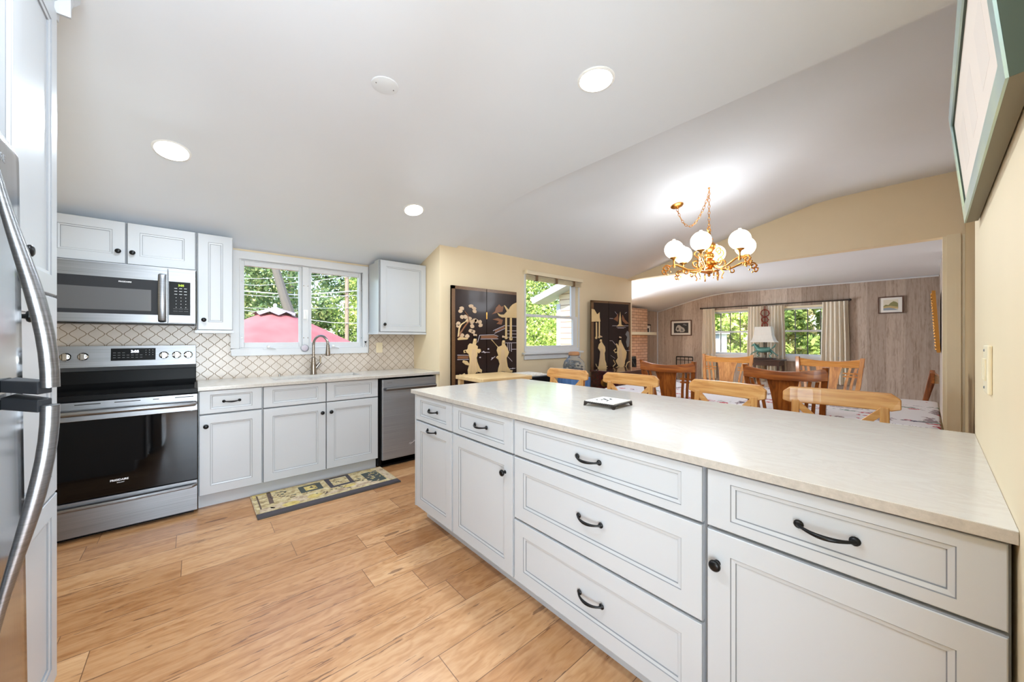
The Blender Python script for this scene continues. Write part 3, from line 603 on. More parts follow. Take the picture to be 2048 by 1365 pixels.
# range
t = thing('range', 'stainless electric range with black glass oven door under the microwave', 'stove', (-.36, 3.8, 0))
B().box(-.745, .008, 3.55, 4.09, .03, .89, 'grey_plastic').box(-.73, -.01, 3.56, 4.0, 0, .03, 'black_plastic').obj('body', t, world=True)
B().box(-.748, .011, 3.475, 4.02, .882, .912, 'black_plastic').box(-.735, -.002, 3.50, 4.0, .912, .916, 'black_glass').obj('cooktop', t, world=True, bevel=.005)
q = B().prism([(-.746, 4.005, .913), (-.746, 4.09, .913), (-.746, 4.10, 1.215), (-.746, 4.045, 1.215), (-.746, 4.03, 1.06), (-.746, 4.045, 1.028), (-.746, 4.035, .94)], (.75, 0, 0), 'black_plastic'); q.obj('backguard', t, world=True, bevel=.003)
bg = B().prism([(-.744, 4.043, 1.055), (-.744, 4.055, 1.0), (-.744, 4.06, 1.216), (-.744, 4.028, 1.216), (-.744, 4.012, 1.062)], (.746, 0, 0), 'stainless').prism([(-.744, 4.012, 1.062), (-.744, 4.045, 1.03), (-.744, 4.05, 1.062)], (.746, 0, 0), 'stainless_dark').obj('control_fascia', t, world=True)
fz = lambda z: 4.012+(z-1.062)*(.016/.154)
cp = B().prism([(-.478, fz(1.105)-.001, 1.105), (-.478, fz(1.197)-.001, 1.197), (-.478, fz(1.197)+.004, 1.197), (-.478, fz(1.105)+.004, 1.105)], (.24, 0, 0), 'black_plastic').obj('display_panel', t, world=True)
text('3:05', 'clock_digits', cp, .026, (-.352, fz(1.172)-.0025, 1.172), RY, 'display_blue', bold=.0006)
q = B()
for i in range(3):
    for j in range(3): q.box(-.293+i*.019, -.290+i*.019, fz(1.12)-.002, fz(1.18), 1.181-j*.018, 1.1835-j*.018, 'print_white')
for i in range(7):
    for j in range(2): q.box(-.466+i*.0235, -.452+i*.0235, fz(1.12)-.0018, fz(1.18), 1.144-j*.018, 1.147-j*.018, 'print_grey')
for i in range(3): q.box(-.466+i*.0235, -.452+i*.0235, fz(1.12)-.0018, fz(1.18), 1.162, 1.165, 'print_grey')
q.obj('keypad_marks', cp, world=True)
for kx in (-.695, -.613, -.190, -.115, -.045):
    z = 1.140; p = (kx, fz(z), z)
    k_ = B().lathe([(.029, 0), (.029, .004), (.026, .007), (.023, .010), (.021, .012)], p, 'chrome', (0, -1, .1)).box(kx-.010, kx+.010, p[1]-.034, p[1]-.008, z-.024, z+.024, 'chrome').obj('control_knob', t, world=True, bevel=.003)
    B().box(kx-.0125, kx-.0102, p[1]-.032, p[1]-.010, z-.022, z+.022, 'black_plastic').obj('knob_grip', k_, world=True)
dr = B().box(-.745, .011, 3.50, 3.548, .752, .872, 'stainless').box(-.745, .011, 3.502, 3.548, .252, .752, 'black_glass').obj('oven_door', t, world=True, bevel=.002)
q = B()
for a, b_ in ((-.66, -.63), (-.57, -.46), (-.40, -.28), (-.22, -.19), (-.11, -.01)): q.box(a, b_, 3.4992, 3.501, .852, .857, 'black_hole')
q.obj('vent_slot', dr, world=True)
B().tube([(-.735, 3.50, .805), (-.73, 3.462, .805), (-.69, 3.448, .806), (-.36, 3.44, .808), (-.05, 3.448, .806), (-.01, 3.462, .805), (-.005, 3.50, .805)], .017, 'stainless', 12).obj('oven_handle', dr, world=True, smooth=True)
text('FRIGIDAIRE', 'lettering', dr, .0165, (-.378, 3.5012, .343), RY, 'print_white', bold=.0004)
text('GALLERY', 'lettering', dr, .0085, (-.372, 3.5012, .326), RY, 'print_white')
wd = B().box(-.745, .011, 3.50, 3.548, .03, .247, 'stainless').obj('storage_drawer', t, world=True, bevel=.002)
B().tube([(-.74, 3.50, .215), (-.72, 3.478, .214), (-.36, 3.468, .212), (-.02, 3.478, .214), (0, 3.50, .215)], .013, 'stainless', 10).obj('drawer_handle', wd, world=True, smooth=True)

# peninsula
def pen_unit(label, y0, y1, fronts):
    t = thing('base_cabinet', label, 'cabinet', (1.65, (y0+y1)/2, 0))
    q = B().box(1.181, 2.15, y0, y1, .107, .887, 'cabinet_white').box(1.25, 2.15, y0, y1, 0, .107, 'cabinet_white').box(1.1805, 1.19, y0+.0, y1, .11, .886, 'glaze')
    if y1 > 2.3: q.box(1.1615, 2.16, y1, y1+.012, .107, .887, 'cabinet_white').box(1.25, 2.15, y1, y1+.004, 0, .107, 'cabinet_white')
    q.obj('body', t, world=True); tf = TFX(1.1605)
    for kind, a0, a1, z0, z1, hw in fronts:
        d = shaker('drawer_front' if kind == 'drawer' else 'door', t, tf, a0, a1, z0, z1)
        if hw: (pull(d, tf, hw[0], hw[1], .105) if hw[2] == 'p' else knob(d, tf, hw[0], hw[1]))
pen_unit('narrow white pull out cabinet at the free end of the peninsula', 1.883, 2.362, [('drawer', 1.889, 2.356, .711, .882, (2.115, .799, 'p')), ('door', 1.889, 2.356, .110, .702, (2.133, .667, 'p'))])
pen_unit('white peninsula cabinet with one small drawer over a knobbed door', 1.326, 1.883, [('drawer', 1.332, 1.877, .711, .882, (1.595, .799, 'p')), ('door', 1.332, 1.877, .110, .702, (1.389, .608, 'k'))])
pen_unit('wide white three drawer cabinet in the middle of the peninsula', .449, 1.326, [('drawer', .457, 1.320, .711, .880, (.883, .797, 'p')), ('drawer', .457, 1.320, .410, .702, (.876, .561, 'p')), ('drawer', .457, 1.320, .110, .401, (.872, .255, 'p'))])
pen_unit('white peninsula cabinet against the cream wall with drawer above door', -.100, .449, [('drawer', -.096, .443, .711, .880, (.170, .797, 'p')), ('door', -.096, .443, .110, .702, (.414, .609, 'k'))])
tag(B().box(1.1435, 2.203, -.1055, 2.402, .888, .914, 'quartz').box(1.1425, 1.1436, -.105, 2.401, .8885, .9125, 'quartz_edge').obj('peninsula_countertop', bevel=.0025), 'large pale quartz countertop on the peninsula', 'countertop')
# tile trivet
t = thing('tile_trivet', 'small square tile trivet on dark metal feet on the peninsula', 'trivet', (1.665, 1.135, .914), math.radians(3))
B().box(-.088, .088, -.085, .085, .020, .028, 'mat_white').obj('tile', t, bevel=.002)
q = B().tube([(.088, .085, .018), (-.088, .085, .018), (-.088, -.085, .018), (.088, -.085, .018)], .005, 'iron', 8, closed=True)
for i in range(15):
    a = -.084+i*.012
    for c in ((a, -.089), (a, .089), (-.092, a), (.092, a)): q.ball((c[0], c[1], .020), .0052, 'iron', seg=6)
q.obj('rim', t)
for sx_ in (-1, 1):
    for sy_ in (-1, 1): B().prism([(sx_*.092, sy_*.060, .02), (sx_*.092, sy_*.09, .02), (sx_*.094, sy_*.09, 0), (sx_*.094, sy_*.082, 0)], (-sx_*.004, 0, 0), 'iron').prism([(sx_*.062, sy_*.089, .02), (sx_*.092, sy_*.089, .02), (sx_*.094, sy_*.091, 0), (sx_*.086, sy_*.091, 0)], (0, -sy_*.004, 0), 'iron').obj('foot', t)
q = B()
for p in ([(-.05, -.02), (-.01, 0), (.03, -.03), (0, -.01)], [(0, .0), (.03, .04), (.02, .045), (-.01, .01)], [(-.03, .02), (.01, .03), (-.02, .035)], [(.03, -.01), (.055, .015), (.045, .02), (.02, 0)], [(-.045, .035), (-.02, .05), (-.04, .055)]): q.prism([(x, y, .0279) for x, y in p], (0, 0, .0006), 'ink')
q.obj('painted_motif', t)
# kitchen mat
t = B(); X0, X1, Y0, Y1 = .328, 1.375, 3.085, 3.57
t.box(X0, X1, Y0, Y0+.08, 0, .010, 'rug_edge').box(X0, X1, Y0+.08, Y1, 0, .010, 'rug_pink').box(X0+.005, X1-.005, Y0+.075, Y1-.005, .0095, .0125, 'rug_cream').box(X0+.004, X1-.004, Y0+.006, Y0+.076, .0095, .0125, 'rug_dark')
def rp(pts, m, h=.0132): t.prism([(x, y, .012) for x, y in pts], (0, 0, h-.012), m)
random.seed(3)
rp([(.34, 3.49), (.34, 3.555), (.50, 3.555), (.5, 3.54), (.36, 3.535), (.355, 3.49)], 'rug_gold')
rp([(.425, 3.30), (.455, 3.30), (.462, 3.555), (.435, 3.555)], 'rug_brown')
rp([(.36, 3.2), (.37, 3.2), (.372, 3.53), (.362, 3.53)], 'rug_brown'); rp([(.34, 3.44), (.425, 3.45), (.425, 3.456), (.34, 3.446)], 'rug_brown'); rp([(.34, 3.36), (.425, 3.37), (.425, 3.375), (.34, 3.366)], 'rug_brown')
rp([(.65, 3.36), (.815, 3.355), (.82, 3.515), (.65, 3.51)], 'rug_teal'); rp([(.69, 3.388), (.777, 3.385), (.776, 3.483), (.688, 3.48)], 'rug_gold', .0136)
rp([(.86, 3.315), (1.058, 3.32), (1.065, 3.553), (.86, 3.553)], 'rug_dark'); rp([(.893, 3.352), (1.024, 3.355), (1.035, 3.52), (.896, 3.52)], 'rug_cream', .0136)
rp([(1.156, 3.20), (1.297, 3.21), (1.298, 3.486), (1.156, 3.476)], 'rug_teal')
rp([(1.31, 3.18), (1.36, 3.18), (1.36, 3.55), (1.31, 3.55)], 'rug_pink')
def blob(cx, cy, rx, ry, m, h, n=11, j=.2): rp([(cx+rx*math.cos(2*PI*i/n)*(1+random.uniform(-j, j)), cy+ry*math.sin(2*PI*i/n)*(1+random.uniform(-j, j))) for i in range(n)], m, h)
for a in ((.50, 3.22, .07, .05), (.62, 3.25, .07, .06), (.40, 3.2, .05, .035), (1.07, 3.25, .10, .055), (1.18, 3.19, .05, .03), (.9, 3.22, .09, .03)): blob(*a, 'rug_pink', .0140)
for a in ((.55, 3.20, .06, .04), (.72, 3.24, .05, .04), (1.0, 3.27, .05, .03)): blob(*a, 'rug_gold', .0144)
for i in range(60):
    c = random.choice([(.50, 3.40), (.52, 3.46), (.82, 3.24), (.93, 3.27), (1.1, 3.33), (1.14, 3.4), (.96, 3.44), (.73, 3.43), (.6, 3.33)]); blob(c[0]+random.gauss(0, .035), c[1]+random.gauss(0, .03), random.uniform(.006, .016), random.uniform(.003, .008), random.choice(['rug_dark', 'rug_brown', 'rug_teal']), .0148, 6)
for i in range(30):
    c = (1.23, 3.35); blob(c[0]+random.gauss(0, .035), c[1]+random.gauss(0, .07), random.uniform(.005, .014), random.uniform(.003, .008), random.choice(['rug_gold', 'rug_cream', 'rug_pink']), .0148, 6)
tag(t.obj('kitchen_mat', weld=False), 'long anti fatigue mat printed with vases and framed pictures before the sink', 'mat')

# pantry
t = thing('pantry_cabinet', 'tall white pantry cabinet with three stacked doors beside the fridge', 'cabinet', (-.68, 1.78, 0))
B().box(-.985, -.38, 1.56, 1.978, .10, 2.42, 'cabinet_white').box(-.985, -.44, 1.56, 1.978, 0, .10, 'cabinet_white').box(-.3805, -.37, 1.563, 1.976, .105, 2.40, 'glaze').obj('body', t, world=True)
tf = TFXp(-.36)
for z0, z1, kz in ((.11, .742, .66), (.748, 1.409, 1.330), (1.417, 2.392, 1.508)):
    d = shaker('door', t, tf, 1.570, 1.976, z0, z1)
    if kz > 1: knob(d, tf, 1.60, kz)
pr = [(.0, 2.395), (.012, 2.395), (.014, 2.43), (.03, 2.45), (.062, 2.49), (.066, 2.52), (.066, 2.560), (0, 2.560)]
B().prism([(-.38+d, 1.56, z) for d, z in pr], (0, .418+.062, 0), 'cabinet_white').prism([(-.985, 1.978+d*.95, z) for d, z in pr], (.605+.05, 0, 0), 'cabinet_white').obj('crown_moulding', t, world=True)

# fridge
t = thing('refrigerator', 'stainless top freezer refrigerator with tall arched handles', 'refrigerator', (-.65, .96, 0))
B().box(-.985, -.36, .60, 1.36, .02, 1.72, 'grey_plastic').box(-.97, -.37, .62, 1.34, 0, .02, 'black_plastic').obj('body', t, world=True)
def fdoor(name, z0, z1, top):
    n = 14; R = .06; prof = []
    ys = [.60, .605, .62]+[.62+.72*i/n for i in range(1, n)]+[1.34, 1.355, 1.362]
    q = B(); rows = []
    zs = [z0+(z1-z0)*i/8 for i in range(9)]
    if top: zs = zs[:-1]+[z1-.06, z1-.035, z1-.015, z1]
    for z in zs:
        r = []
        for y in ys:
            bow = .012*(1-((y-.98)/.38)**2); edge = min(y-.60, 1.362-y); e = -.02*max(0, 1-edge/.012)**2
            lean = (1.7-z)*.010; tp = 0
            if top and z > z1-.07: tp = -.05*((z-(z1-.07))/.07)**2.2
            r.append((-.300+bow+e+lean+tp, y, z))
        rows.append([(-.355, ys[0], z)]+r+[(-.355, ys[-1], z)])
    m_ = len(rows[0]); vs = [p for r in rows for p in r]; fs = []
    for i in range(len(rows)-1):
        for k in range(m_): fs.append((i*m_+k, i*m_+(k+1) % m_, (i+1)*m_+(k+1) % m_, (i+1)*m_+k))
    fs += [tuple(range(m_)), tuple((len(rows)-1)*m_+k for k in range(m_))]
    return q.faces(vs, fs, 'fridge_steel').obj(name, t, world=True, smooth=True, cut=50)
fz_ = fdoor('freezer_door', 1.160, 1.735, True); fr_ = fdoor('fridge_door', .06, 1.150, False)
def fh(par, za, zb, flip):
    pts = []; rr = []
    for i in range(15):
        s_ = i/14; z = za+(zb-za)*s_
        bulge = .070*math.sin(PI/2*s_)**1.7
        pts.append((-.281+bulge, 1.120-.008*s_, z)); rr.append(.004+.0125*min(1, s_*1.6)**.8)
    B().tube(pts, rr, 'stainless', 14, flat=.75, up=(0, 1, 0)).obj('handle', par, world=True, smooth=True)
    B().prism([(-.224, 1.100, zb-.012), (-.212, 1.130, zb-.012), (-.287, 1.275, zb-.012), (-.287, 1.19, zb-.012)], (0, 0, .024), 'grey_plastic').obj('handle_bracket', par, world=True, bevel=.002)
fh(fz_, 1.645, 1.176, 1); fh(fr_, .665, 1.142, 0)
text('FRIGIDAIRE', 'lettering', fz_, .022, (-.284, 1.145, 1.622), (PI/2, 0, PI/2), 'print_grey', align='CENTER')

# ceiling fixtures
slope = math.atan2(2.388-2.292, .3)
def downlight(label, x, y, z, tilt, pw):
    t = thing('recessed_light', label, 'ceiling light', (x, y, z)); t.rotation_euler = (tilt, 0, 0)
    t['group'] = 'recessed ceiling lights of the kitchen'
    B().lathe([(.092, .004), (.092, -.003), (.088, -.006), (.080, -.007), (.078, -.004)], (0, 0, 0), 'plastic_white', seg=32).obj('trim_ring', t, smooth=True)
    B().lathe([(.079, -.004), (.079, -.0075), (.04, -.0085)], (0, 0, 0), 'lamp_disc', seg=32).obj('lens', t)
    d = bpy.data.lights.new('downlight', 'AREA'); d.shape = 'DISK'; d.size = .15; d.energy = pw; d.color = (.78, .90, 1)
    o = bpy.data.objects.new('downlight', d); S.collection.objects.link(o); o.parent = t; o.location = (0, 0, -.014)
DP = 13
downlight('round recessed light in the sloping ceiling above the range', -.11, 3.06, zi(3.06, KY, KZ), -slope, DP)
downlight('round recessed light in the ceiling before the right upper cabinet', 1.48, 3.05, zi(3.05, KY, KZ), -slope, DP)
downlight('large round recessed light in the flat ceiling above the peninsula', 1.51, 1.10, 2.565, 0, DP)
downlight('round recessed light in the ceiling beside the pantry crown', -.11, 1.10, 2.565, 0, DP)
t = thing('ceiling_cover_plate', 'round blank white cover plate on the kitchen ceiling between the lights', 'cover plate', (.73, 1.83, 2.565))
B().lathe([(.066, .001), (.066, -.004), (.063, -.006), (.01, -.007)], (0, 0, 0), 'white_paint', seg=32).obj('plate', t, smooth=True)
for s_ in (-1, 1): B().lathe([(.003, -.0062), (.003, -.009)], (s_*.045, 0, 0), 'print_grey', seg=8).obj('screw', t)

# right wall things
t = thing('light_switch', 'cream double switch plate on the cream wall over the peninsula', 'switch', (1.655, -.106, 1.185))
B().box(-.056, .056, 0, .009, -.066, .066, 'cream_trim').obj('plate', t, bevel=.003)
for xx in (-.028, .022): B().box(xx-.008, xx+.012, .009, .013, -.03, .03, 'cream_trim').obj('rocker', t, bevel=.001)
for zz in (-.052, .052): B().lathe([(.004, 0), (.003, .002)], (.02, .009, zz), 'print_grey', (0, 1, 0), 8).obj('screw', t)
# large framed picture leaning out
t = thing('framed_picture', 'large wide picture in a green and silver frame high on the cream wall', 'picture', (1.46, -.105, 1.668))
H = .375; lean = math.atan2(.035, H)
def LP(x, n, h): # frame coordinates: along, out, up
    return (x, .002+n*math.cos(lean)+h*math.sin(lean), h*math.cos(lean)-n*math.sin(lean))
def lbox(q, x0, x1, n0, n1, h0, h1, m):
    q.faces([LP(x0, n0, h0), LP(x1, n0, h0), LP(x1, n1, h0), LP(x0, n1, h0), LP(x0, n0, h1), LP(x1, n0, h1), LP(x1, n1, h1), LP(x0, n1, h1)], [(0, 3, 2, 1), (4, 5, 6, 7), (0, 1, 5, 4), (1, 2, 6, 5), (2, 3, 7, 6), (3, 0, 4, 7)], m)
q = B(); a0, a1, f = -.53, .53, .042
for (x0, x1, h0, h1) in ((a0, a1, 0, f), (a0, a1, H-f, H), (a0, a0+f, f, H-f), (a1-f, a1, f, H-f)):
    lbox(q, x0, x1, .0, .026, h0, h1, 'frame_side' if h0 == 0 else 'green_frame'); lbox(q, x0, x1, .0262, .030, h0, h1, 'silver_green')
lbox(q, a0-.001, a0, 0, .026, 0, H, 'green_frame'); q.obj('frame', t); q = B(); lbox(q, a0+f, a1-f, .014, .022, f, H-f, 'art_paper'); 
for i in range(3): lbox(q, -.36+i*.27, -.22+i*.27, .022, .0222, .12, .25, 'art_grey')
q.obj('print', t)

# ================================================================== DINING ROOM
def pine_chair(label):
    t = thing('pine_chair', label, 'chair', group=None)
    # local: sits facing -x, back at +x side ; origin floor centre, rail top .977
    q = B(); n = 14; vs = []
    for i in range(n+1):
        u = -1+2*i/n; y = u*.252; bow = .022*(1-u*u); zb = .882+(0 if abs(u) < .93 else .012*(abs(u)-.93)/.07); zt = .977-(0 if abs(u) < .9 else .03*((abs(u)-.9)/.1)**2)
        for dx, z in ((-.012, zb), (.014, zb), (.022, zt), (-.004, zt)): vs.append((.20+bow+dx, y, z))
    fs = [(0, 1, 2, 3), tuple(n*4+k for k in (3, 2, 1, 0))]
    for i in range(n):
        for k in range(4): fs.append((i*4+k, i*4+(k+1) % 4, (i+1)*4+(k+1) % 4, (i+1)*4+k))
    q.faces(vs, fs, 'pine').obj('top_rail', t, bevel=.006, seg=3)
    for s_ in (-1, 1):
        B().prism([(.165, s_*.19-.019, .0), (.20, s_*.19-.019, 0), (.19, s_*.19-.019, .45), (.225, s_*.19-.019, .90), (.195, s_*.19-.019, .90), (.155, s_*.19-.019, .45)], (0, .038, 0), 'pine_post').obj('rear_leg', t, bevel=.004)
        B().box(-.20, -.165, s_*.19-.019, s_*.19+.019, 0, .44, 'pine_post').obj('front_leg', t, bevel=.003)
        B().box(-.165, .16, s_*.19-.010, s_*.19+.010, .38, .44, 'pine').obj('side_rail', t)
        B().prism([(.196, s_*.172, .895), (.196, s_*.172, .845), (.176, -s_*.172, .50), (.176, -s_*.172, .55)], (.016 if s_ > 0 else .012, 0, 0), 'pine').obj('cross_slat', t, bevel=.002)
    B().box(-.215, .155, -.205, .205, .44, .462, 'pine').obj('seat', t, bevel=.008)
    B().box(.17, .19, -.171, .171, .47, .51, 'pine').obj('lower_rail', t)
    B().box(-.195, -.175, -.171, .171, .38, .44, 'pine').obj('front_rail', t)
    return t
def place(o, x, y, rz=0, z=0): o.location = (x, y, z); o.rotation_euler = (0, 0, rz)
pc = pine_chair('light pine cross back chair, last of its row, in front of the glass jar')
plist = [(2.50, 2.31, 0, None), (2.53, 1.65, .02, 'light pine cross back chair beside the dark lacquer chest, second from the glass jar'),
         (2.51, .955, -.16, 'light pine cross back chair between two others, before the middle of the flowered table'), (2.575, .335, .10, 'light pine cross back chair nearest the cream wall and switch')]
for i, (x, y, a, lb) in enumerate(plist):
    o = pc if i == 0 else copy_tree(pc)
    if lb: o['label'] = lb
    o['group'] = 'pine chairs along the peninsula'; place(o, x, y, a)

def arts_chair(label, h, post, wd=.50, sc=1.0):
    t = thing('slat_back_chair', label, 'chair')
    # local: faces +x, back at -x
    A, Bm = (h, post); zt = 1.075*sc; w = wd/2
    bx = lambda z: -.19-.10*max(0, (z-.46))/.6           # back leans away
    q = B(); n = 14; vs = []
    for i in range(n+1):
        u = -1+2*i/n; y = u*w; dip = .034*(1-u*u); bow = .03*(1-u*u)
        for dx, z in ((-.010, zt-.085-dip*.4), (.012, zt-.085-dip*.4), (.012, zt-dip), (-.010, zt-dip)): vs.append((bx(zt)-bow+dx, y, z))
    fs = [(0, 1, 2, 3), tuple(n*4+k for k in (3, 2, 1, 0))]
    for i in range(n):
        for k in range(4): fs.append((i*4+k, i*4+(k+1) % 4, (i+1)*4+(k+1) % 4, (i+1)*4+k))
    q.faces(vs, fs, A).obj('top_rail', t, bevel=.003)
    for s_ in (-1, 1):
        pts = [(-.20, .19), (-.19, .19), (bx(.6), .20), (bx(.8), w-.035), (bx(zt)+.0, w-.012)]; zz = [0, .46, .6, .8, zt+.006]
        q = B(); vs = []
        for (x, y), z in zip(pts, zz):
            for dx, dy in ((-.016, -.017), (.016, -.017), (.016, .017), (-.016, .017)): vs.append((x+dx, s_*y+dy, z))
        fs = [(3, 2, 1, 0), (16, 17, 18, 19)]
        for i in range(4):
            for k in range(4): fs.append((i*4+k, i*4+(k+1) % 4, (i+1)*4+(k+1) % 4, (i+1)*4+k))
        q.faces(vs, fs, Bm).obj('rear_leg', t, bevel=.003)
        B().box(.175, .21, s_*.20-.018, s_*.20+.018, 0, .44, Bm).obj('front_leg', t)
        for k, (yt, yb) in enumerate(((.155, .125), (.195, .165))):
            q = B(); vs = []
            for i in range(7):
                u = i/6; z = .52+(zt-.095-.52)*u; y = s_*(yb+(yt-yb)*u**1.8)*wd/.5-s_*.012*math.sin(PI*u)
                for dx, dy in ((-.006, -.010), (.006, -.010), (.006, .010), (-.006, .010)): vs.append((bx(z)-.02*u+dx, y+dy, z))
            fs = [(3, 2, 1, 0), (24, 25, 26, 27)]
            for i in range(6):
                for c in range(4): fs.append((i*4+c, i*4+(c+1) % 4, (i+1)*4+(c+1) % 4, (i+1)*4+c))
            q.faces(vs, fs, Bm).obj('slat', t)
        for z in (zt-.155, zt-.185):
            B().box(bx(z)-.022, bx(z)-.010, min(s_*.115, s_*(w-.04)), max(s_*.115, s_*(w-.04)), z, z+.014, Bm).obj('cross_bar', t)
    q = B(); vs = []
    for i in range(9):
        u = i/8; z = .52+(zt-.09-.52)*u; hw = (.066+.026*(2*u-.9)**2)*wd/.5
        for dx, s_ in ((-.006, -1), (.006, -1), (.006, 1), (-.006, 1)): vs.append((bx(z)-.024*u+dx, s_*hw, z))
    fs = [(3, 2, 1, 0), (32, 33, 34, 35)]
    for i in range(8):
        for c in range(4): fs.append((i*4+c, i*4+(c+1) % 4, (i+1)*4+(c+1) % 4, (i+1)*4+c))
    q.faces(vs, fs, Bm).obj('splat', t)
    B().box(-.19, .21, -.22, .22, .43, .465, A).obj('seat', t, bevel=.01)
    B().box(bx(.5)-.012, bx(.5)+.010, -.19, .19, .49, .525, A).obj('lower_rail', t)
    return t
G1 = 'slat back dining chairs at the flowered table'
c1 = arts_chair('red brown slat back chair at the near side of the table towards the dining window', 'oak_dark', 'oak_dark_post', .49)
place(c1, 3.43, 1.54, .02); c1['group'] = G1
c2 = copy_tree(c1); place(c2, 3.43, .69, 0); c2['label'] = 'red brown slat back chair at the near side of the table, before the horse lamp'
c3 = arts_chair('golden slat back chair, its oak lightened as if lit, across the table, in front of the left living room window', 'oak_lit', 'oak_lit_post', .54)
place(c3, 4.58, 1.60, PI+.10); c3['group'] = G1
c4 = copy_tree(c3); place(c4, 4.58, .72, PI-.10); c4['label'] = 'golden slat back chair, its oak lightened as if lit, across the table, in front of the right living room window'
c5 = arts_chair('dark slat back chair seen edge on beyond the far end of the table', 'oak_dark', 'oak_dark_post', .46, .90)
place(c5, 5.05, .27, PI/2); c5['group'] = G1
# table and cloth
TX0, TX1, TY0, TY1, TZ = 3.30, 4.70, -.03, 2.30, .735
t = thing('dining_table', 'long dining table hidden under a flowered white cloth', 'table', (4.0, 1.13, 0))
B().box(TX0+.02, TX1-.02, TY0+.02, TY1-.02, .70, TZ, 'oak_lit').obj('tabletop', t, world=True)
for x in (3.45, 4.55):
    for y in (.15, 2.1): B().box(x-.035, x+.035, y-.035, y+.035, 0, .70, 'oak_lit_post').obj('leg', t, world=True)
q = B(); vs = []; fs = []; nx = 120
def cloth_ring(off, z, wob):
    per = []
    X0_, X1_, Y0_, Y1_ = TX0-off, TX1+off, max(TY0-off*.6, -.075), TY1+off
    r = .06; c = [(X1_-r, Y1_-r, 0), (X0_+r, Y1_-r, PI/2), (X0_+r, Y0_+r, PI), (X1_-r, Y0_+r, 3*PI/2)]
    for i, (cx, cy, a) in enumerate(c):
        for k in range(6): per.append((cx+r*math.cos(a+k*PI/10), cy+r*math.sin(a+k*PI/10)))
        nx_, ny_, na = c[(i+1) % 4]; e = (nx_+r*math.cos(na), ny_+r*math.sin(na)); s0 = per[-1]
        for k in range(1, 22): per.append((s0[0]+(e[0]-s0[0])*k/22, s0[1]+(e[1]-s0[1])*k/22))
    out = []
    for i, (x, y) in enumerate(per):
        d = wob*math.sin(i*1.05)*(.5+.5*math.sin(i*.37+1)); dx, dy = x-4.0, y-1.13; L = math.hypot(dx, dy); out.append((x+dx/L*d, max(y+dy/L*d, -.078), z+(.01*math.sin(i*.5) if wob > .008 else 0)))
    return out
RG = [cloth_ring(-.05, TZ+.006, 0), cloth_ring(0.0, TZ+.006, 0), cloth_ring(.012, TZ+.001, .001), cloth_ring(.018, TZ-.02, .004), cloth_ring(.028, TZ-.10, .012), cloth_ring(.036, TZ-.19, .018), cloth_ring(.040, TZ-.26, .022)]
n = len(RG[0])
for r in RG: vs += r
for i in range(len(RG)-1):
    for k in range(n): fs.append((i*n+k, i*n+(k+1) % n, (i+1)*n+(k+1) % n, (i+1)*n+k))
fs.append(tuple(range(n)))
tag(q.faces(vs, fs, 'floral_cloth').obj('tablecloth', smooth=True, cut=70), 'white tablecloth with red and grey flower sprigs over the dining table', 'tablecloth')

# folding lacquer screens
def prel(q, pts, th, m, Y=0): q.prism([(x, Y, z) for x, z in pts], (0, -th, 0), m)
def screen_panel(root, x0, x1, z1, side=None, nm='screen_panel'):
    q = B().box(x0, x1, -.012, .012, .03, z1, 'lacquer').box(x0, x1, -.0128, .0128, z1-.035, z1, 'gold_border')
    if side == 'l': q.box(x0, x0+.045, -.0128, .0128, .03, z1, 'gold_border')
    if side == 'r': q.box(x1-.045, x1, -.0128, .0128, .03, z1, 'gold_border')
    return q.obj(nm, root)
def rel(root, name, polys, th, m, Y=-.012, bev=.004):
    q = B()
    for p in polys: prel(q, p, th, m, Y)
    return q.obj(name, root, bevel=bev)
def ell(cx, cz, rx, rz, n=12, j=.0): return [(cx+rx*math.cos(2*PI*i/n)*(1+random.uniform(-j, j)), cz+rz*math.sin(2*PI*i/n)*(1+random.uniform(-j, j))) for i in range(n)]
random.seed(11)
s1 = thing('folding_screen', 'dark lacquer folding screen with two carved ladies, left of the dining window', 'screen', (2.10, 3.432, 0))
pA = screen_panel(s1, 0, .472, 1.855, 'l'); pB = screen_panel(s1, .480, .945, 1.855)
B().box(.470, .482, -.016, -.006, 1.50, 1.58, 'brass').obj('hinge', s1)
FL = [(.286, 1.261), (.321, 1.27), (.329, 1.232), (.315, 1.203), (.345, 1.183), (.339, 1.154), (.38, 1.154), (.389, 1.124), (.357, 1.101), (.339, 1.116), (.339, 1.077), (.327, 1.053), (.339, 1.0), (.374, .93), (.404, .909), (.398, .875), (.339, .894), (.292, .863), (.211, .868), (.206, .92), (.223, .967), (.178, .978), (.135, 1.008), (.144, 1.031), (.2, 1.02), (.228, .985), (.234, 1.042), (.217, 1.1), (.189, 1.115), (.178, 1.143), (.206, 1.157), (.211, 1.195), (.234, 1.218), (.274, 1.213)]
FR = [(.707, 1.24), (.747, 1.24), (.751, 1.198), (.781, 1.167), (.815, 1.104), (.794, 1.063), (.774, 1.038), (.781, .991), (.794, .929), (.835, .885), (.877, .878), (.863, .852), (.781, .857), (.714, .877), (.636, .861), (.648, .916), (.668, .966), (.648, 1.017), (.61, 1.044), (.629, 1.063), (.648, 1.068), (.623, 1.129), (.636, 1.169), (.584, 1.22), (.534, 1.259), (.549, 1.262), (.603, 1.21), (.648, 1.174), (.701, 1.189)]
def robe_folds(q, x, zt, zb, w, m, n=5):
    for i in range(n):
        a = -w+2*w*i/(n-1); q.tube([(x+a*.35, -.022, zt), (x+a*.6, -.025, (zt+zb)/2), (x+a, -.022, zb)], .0035, m, 6)
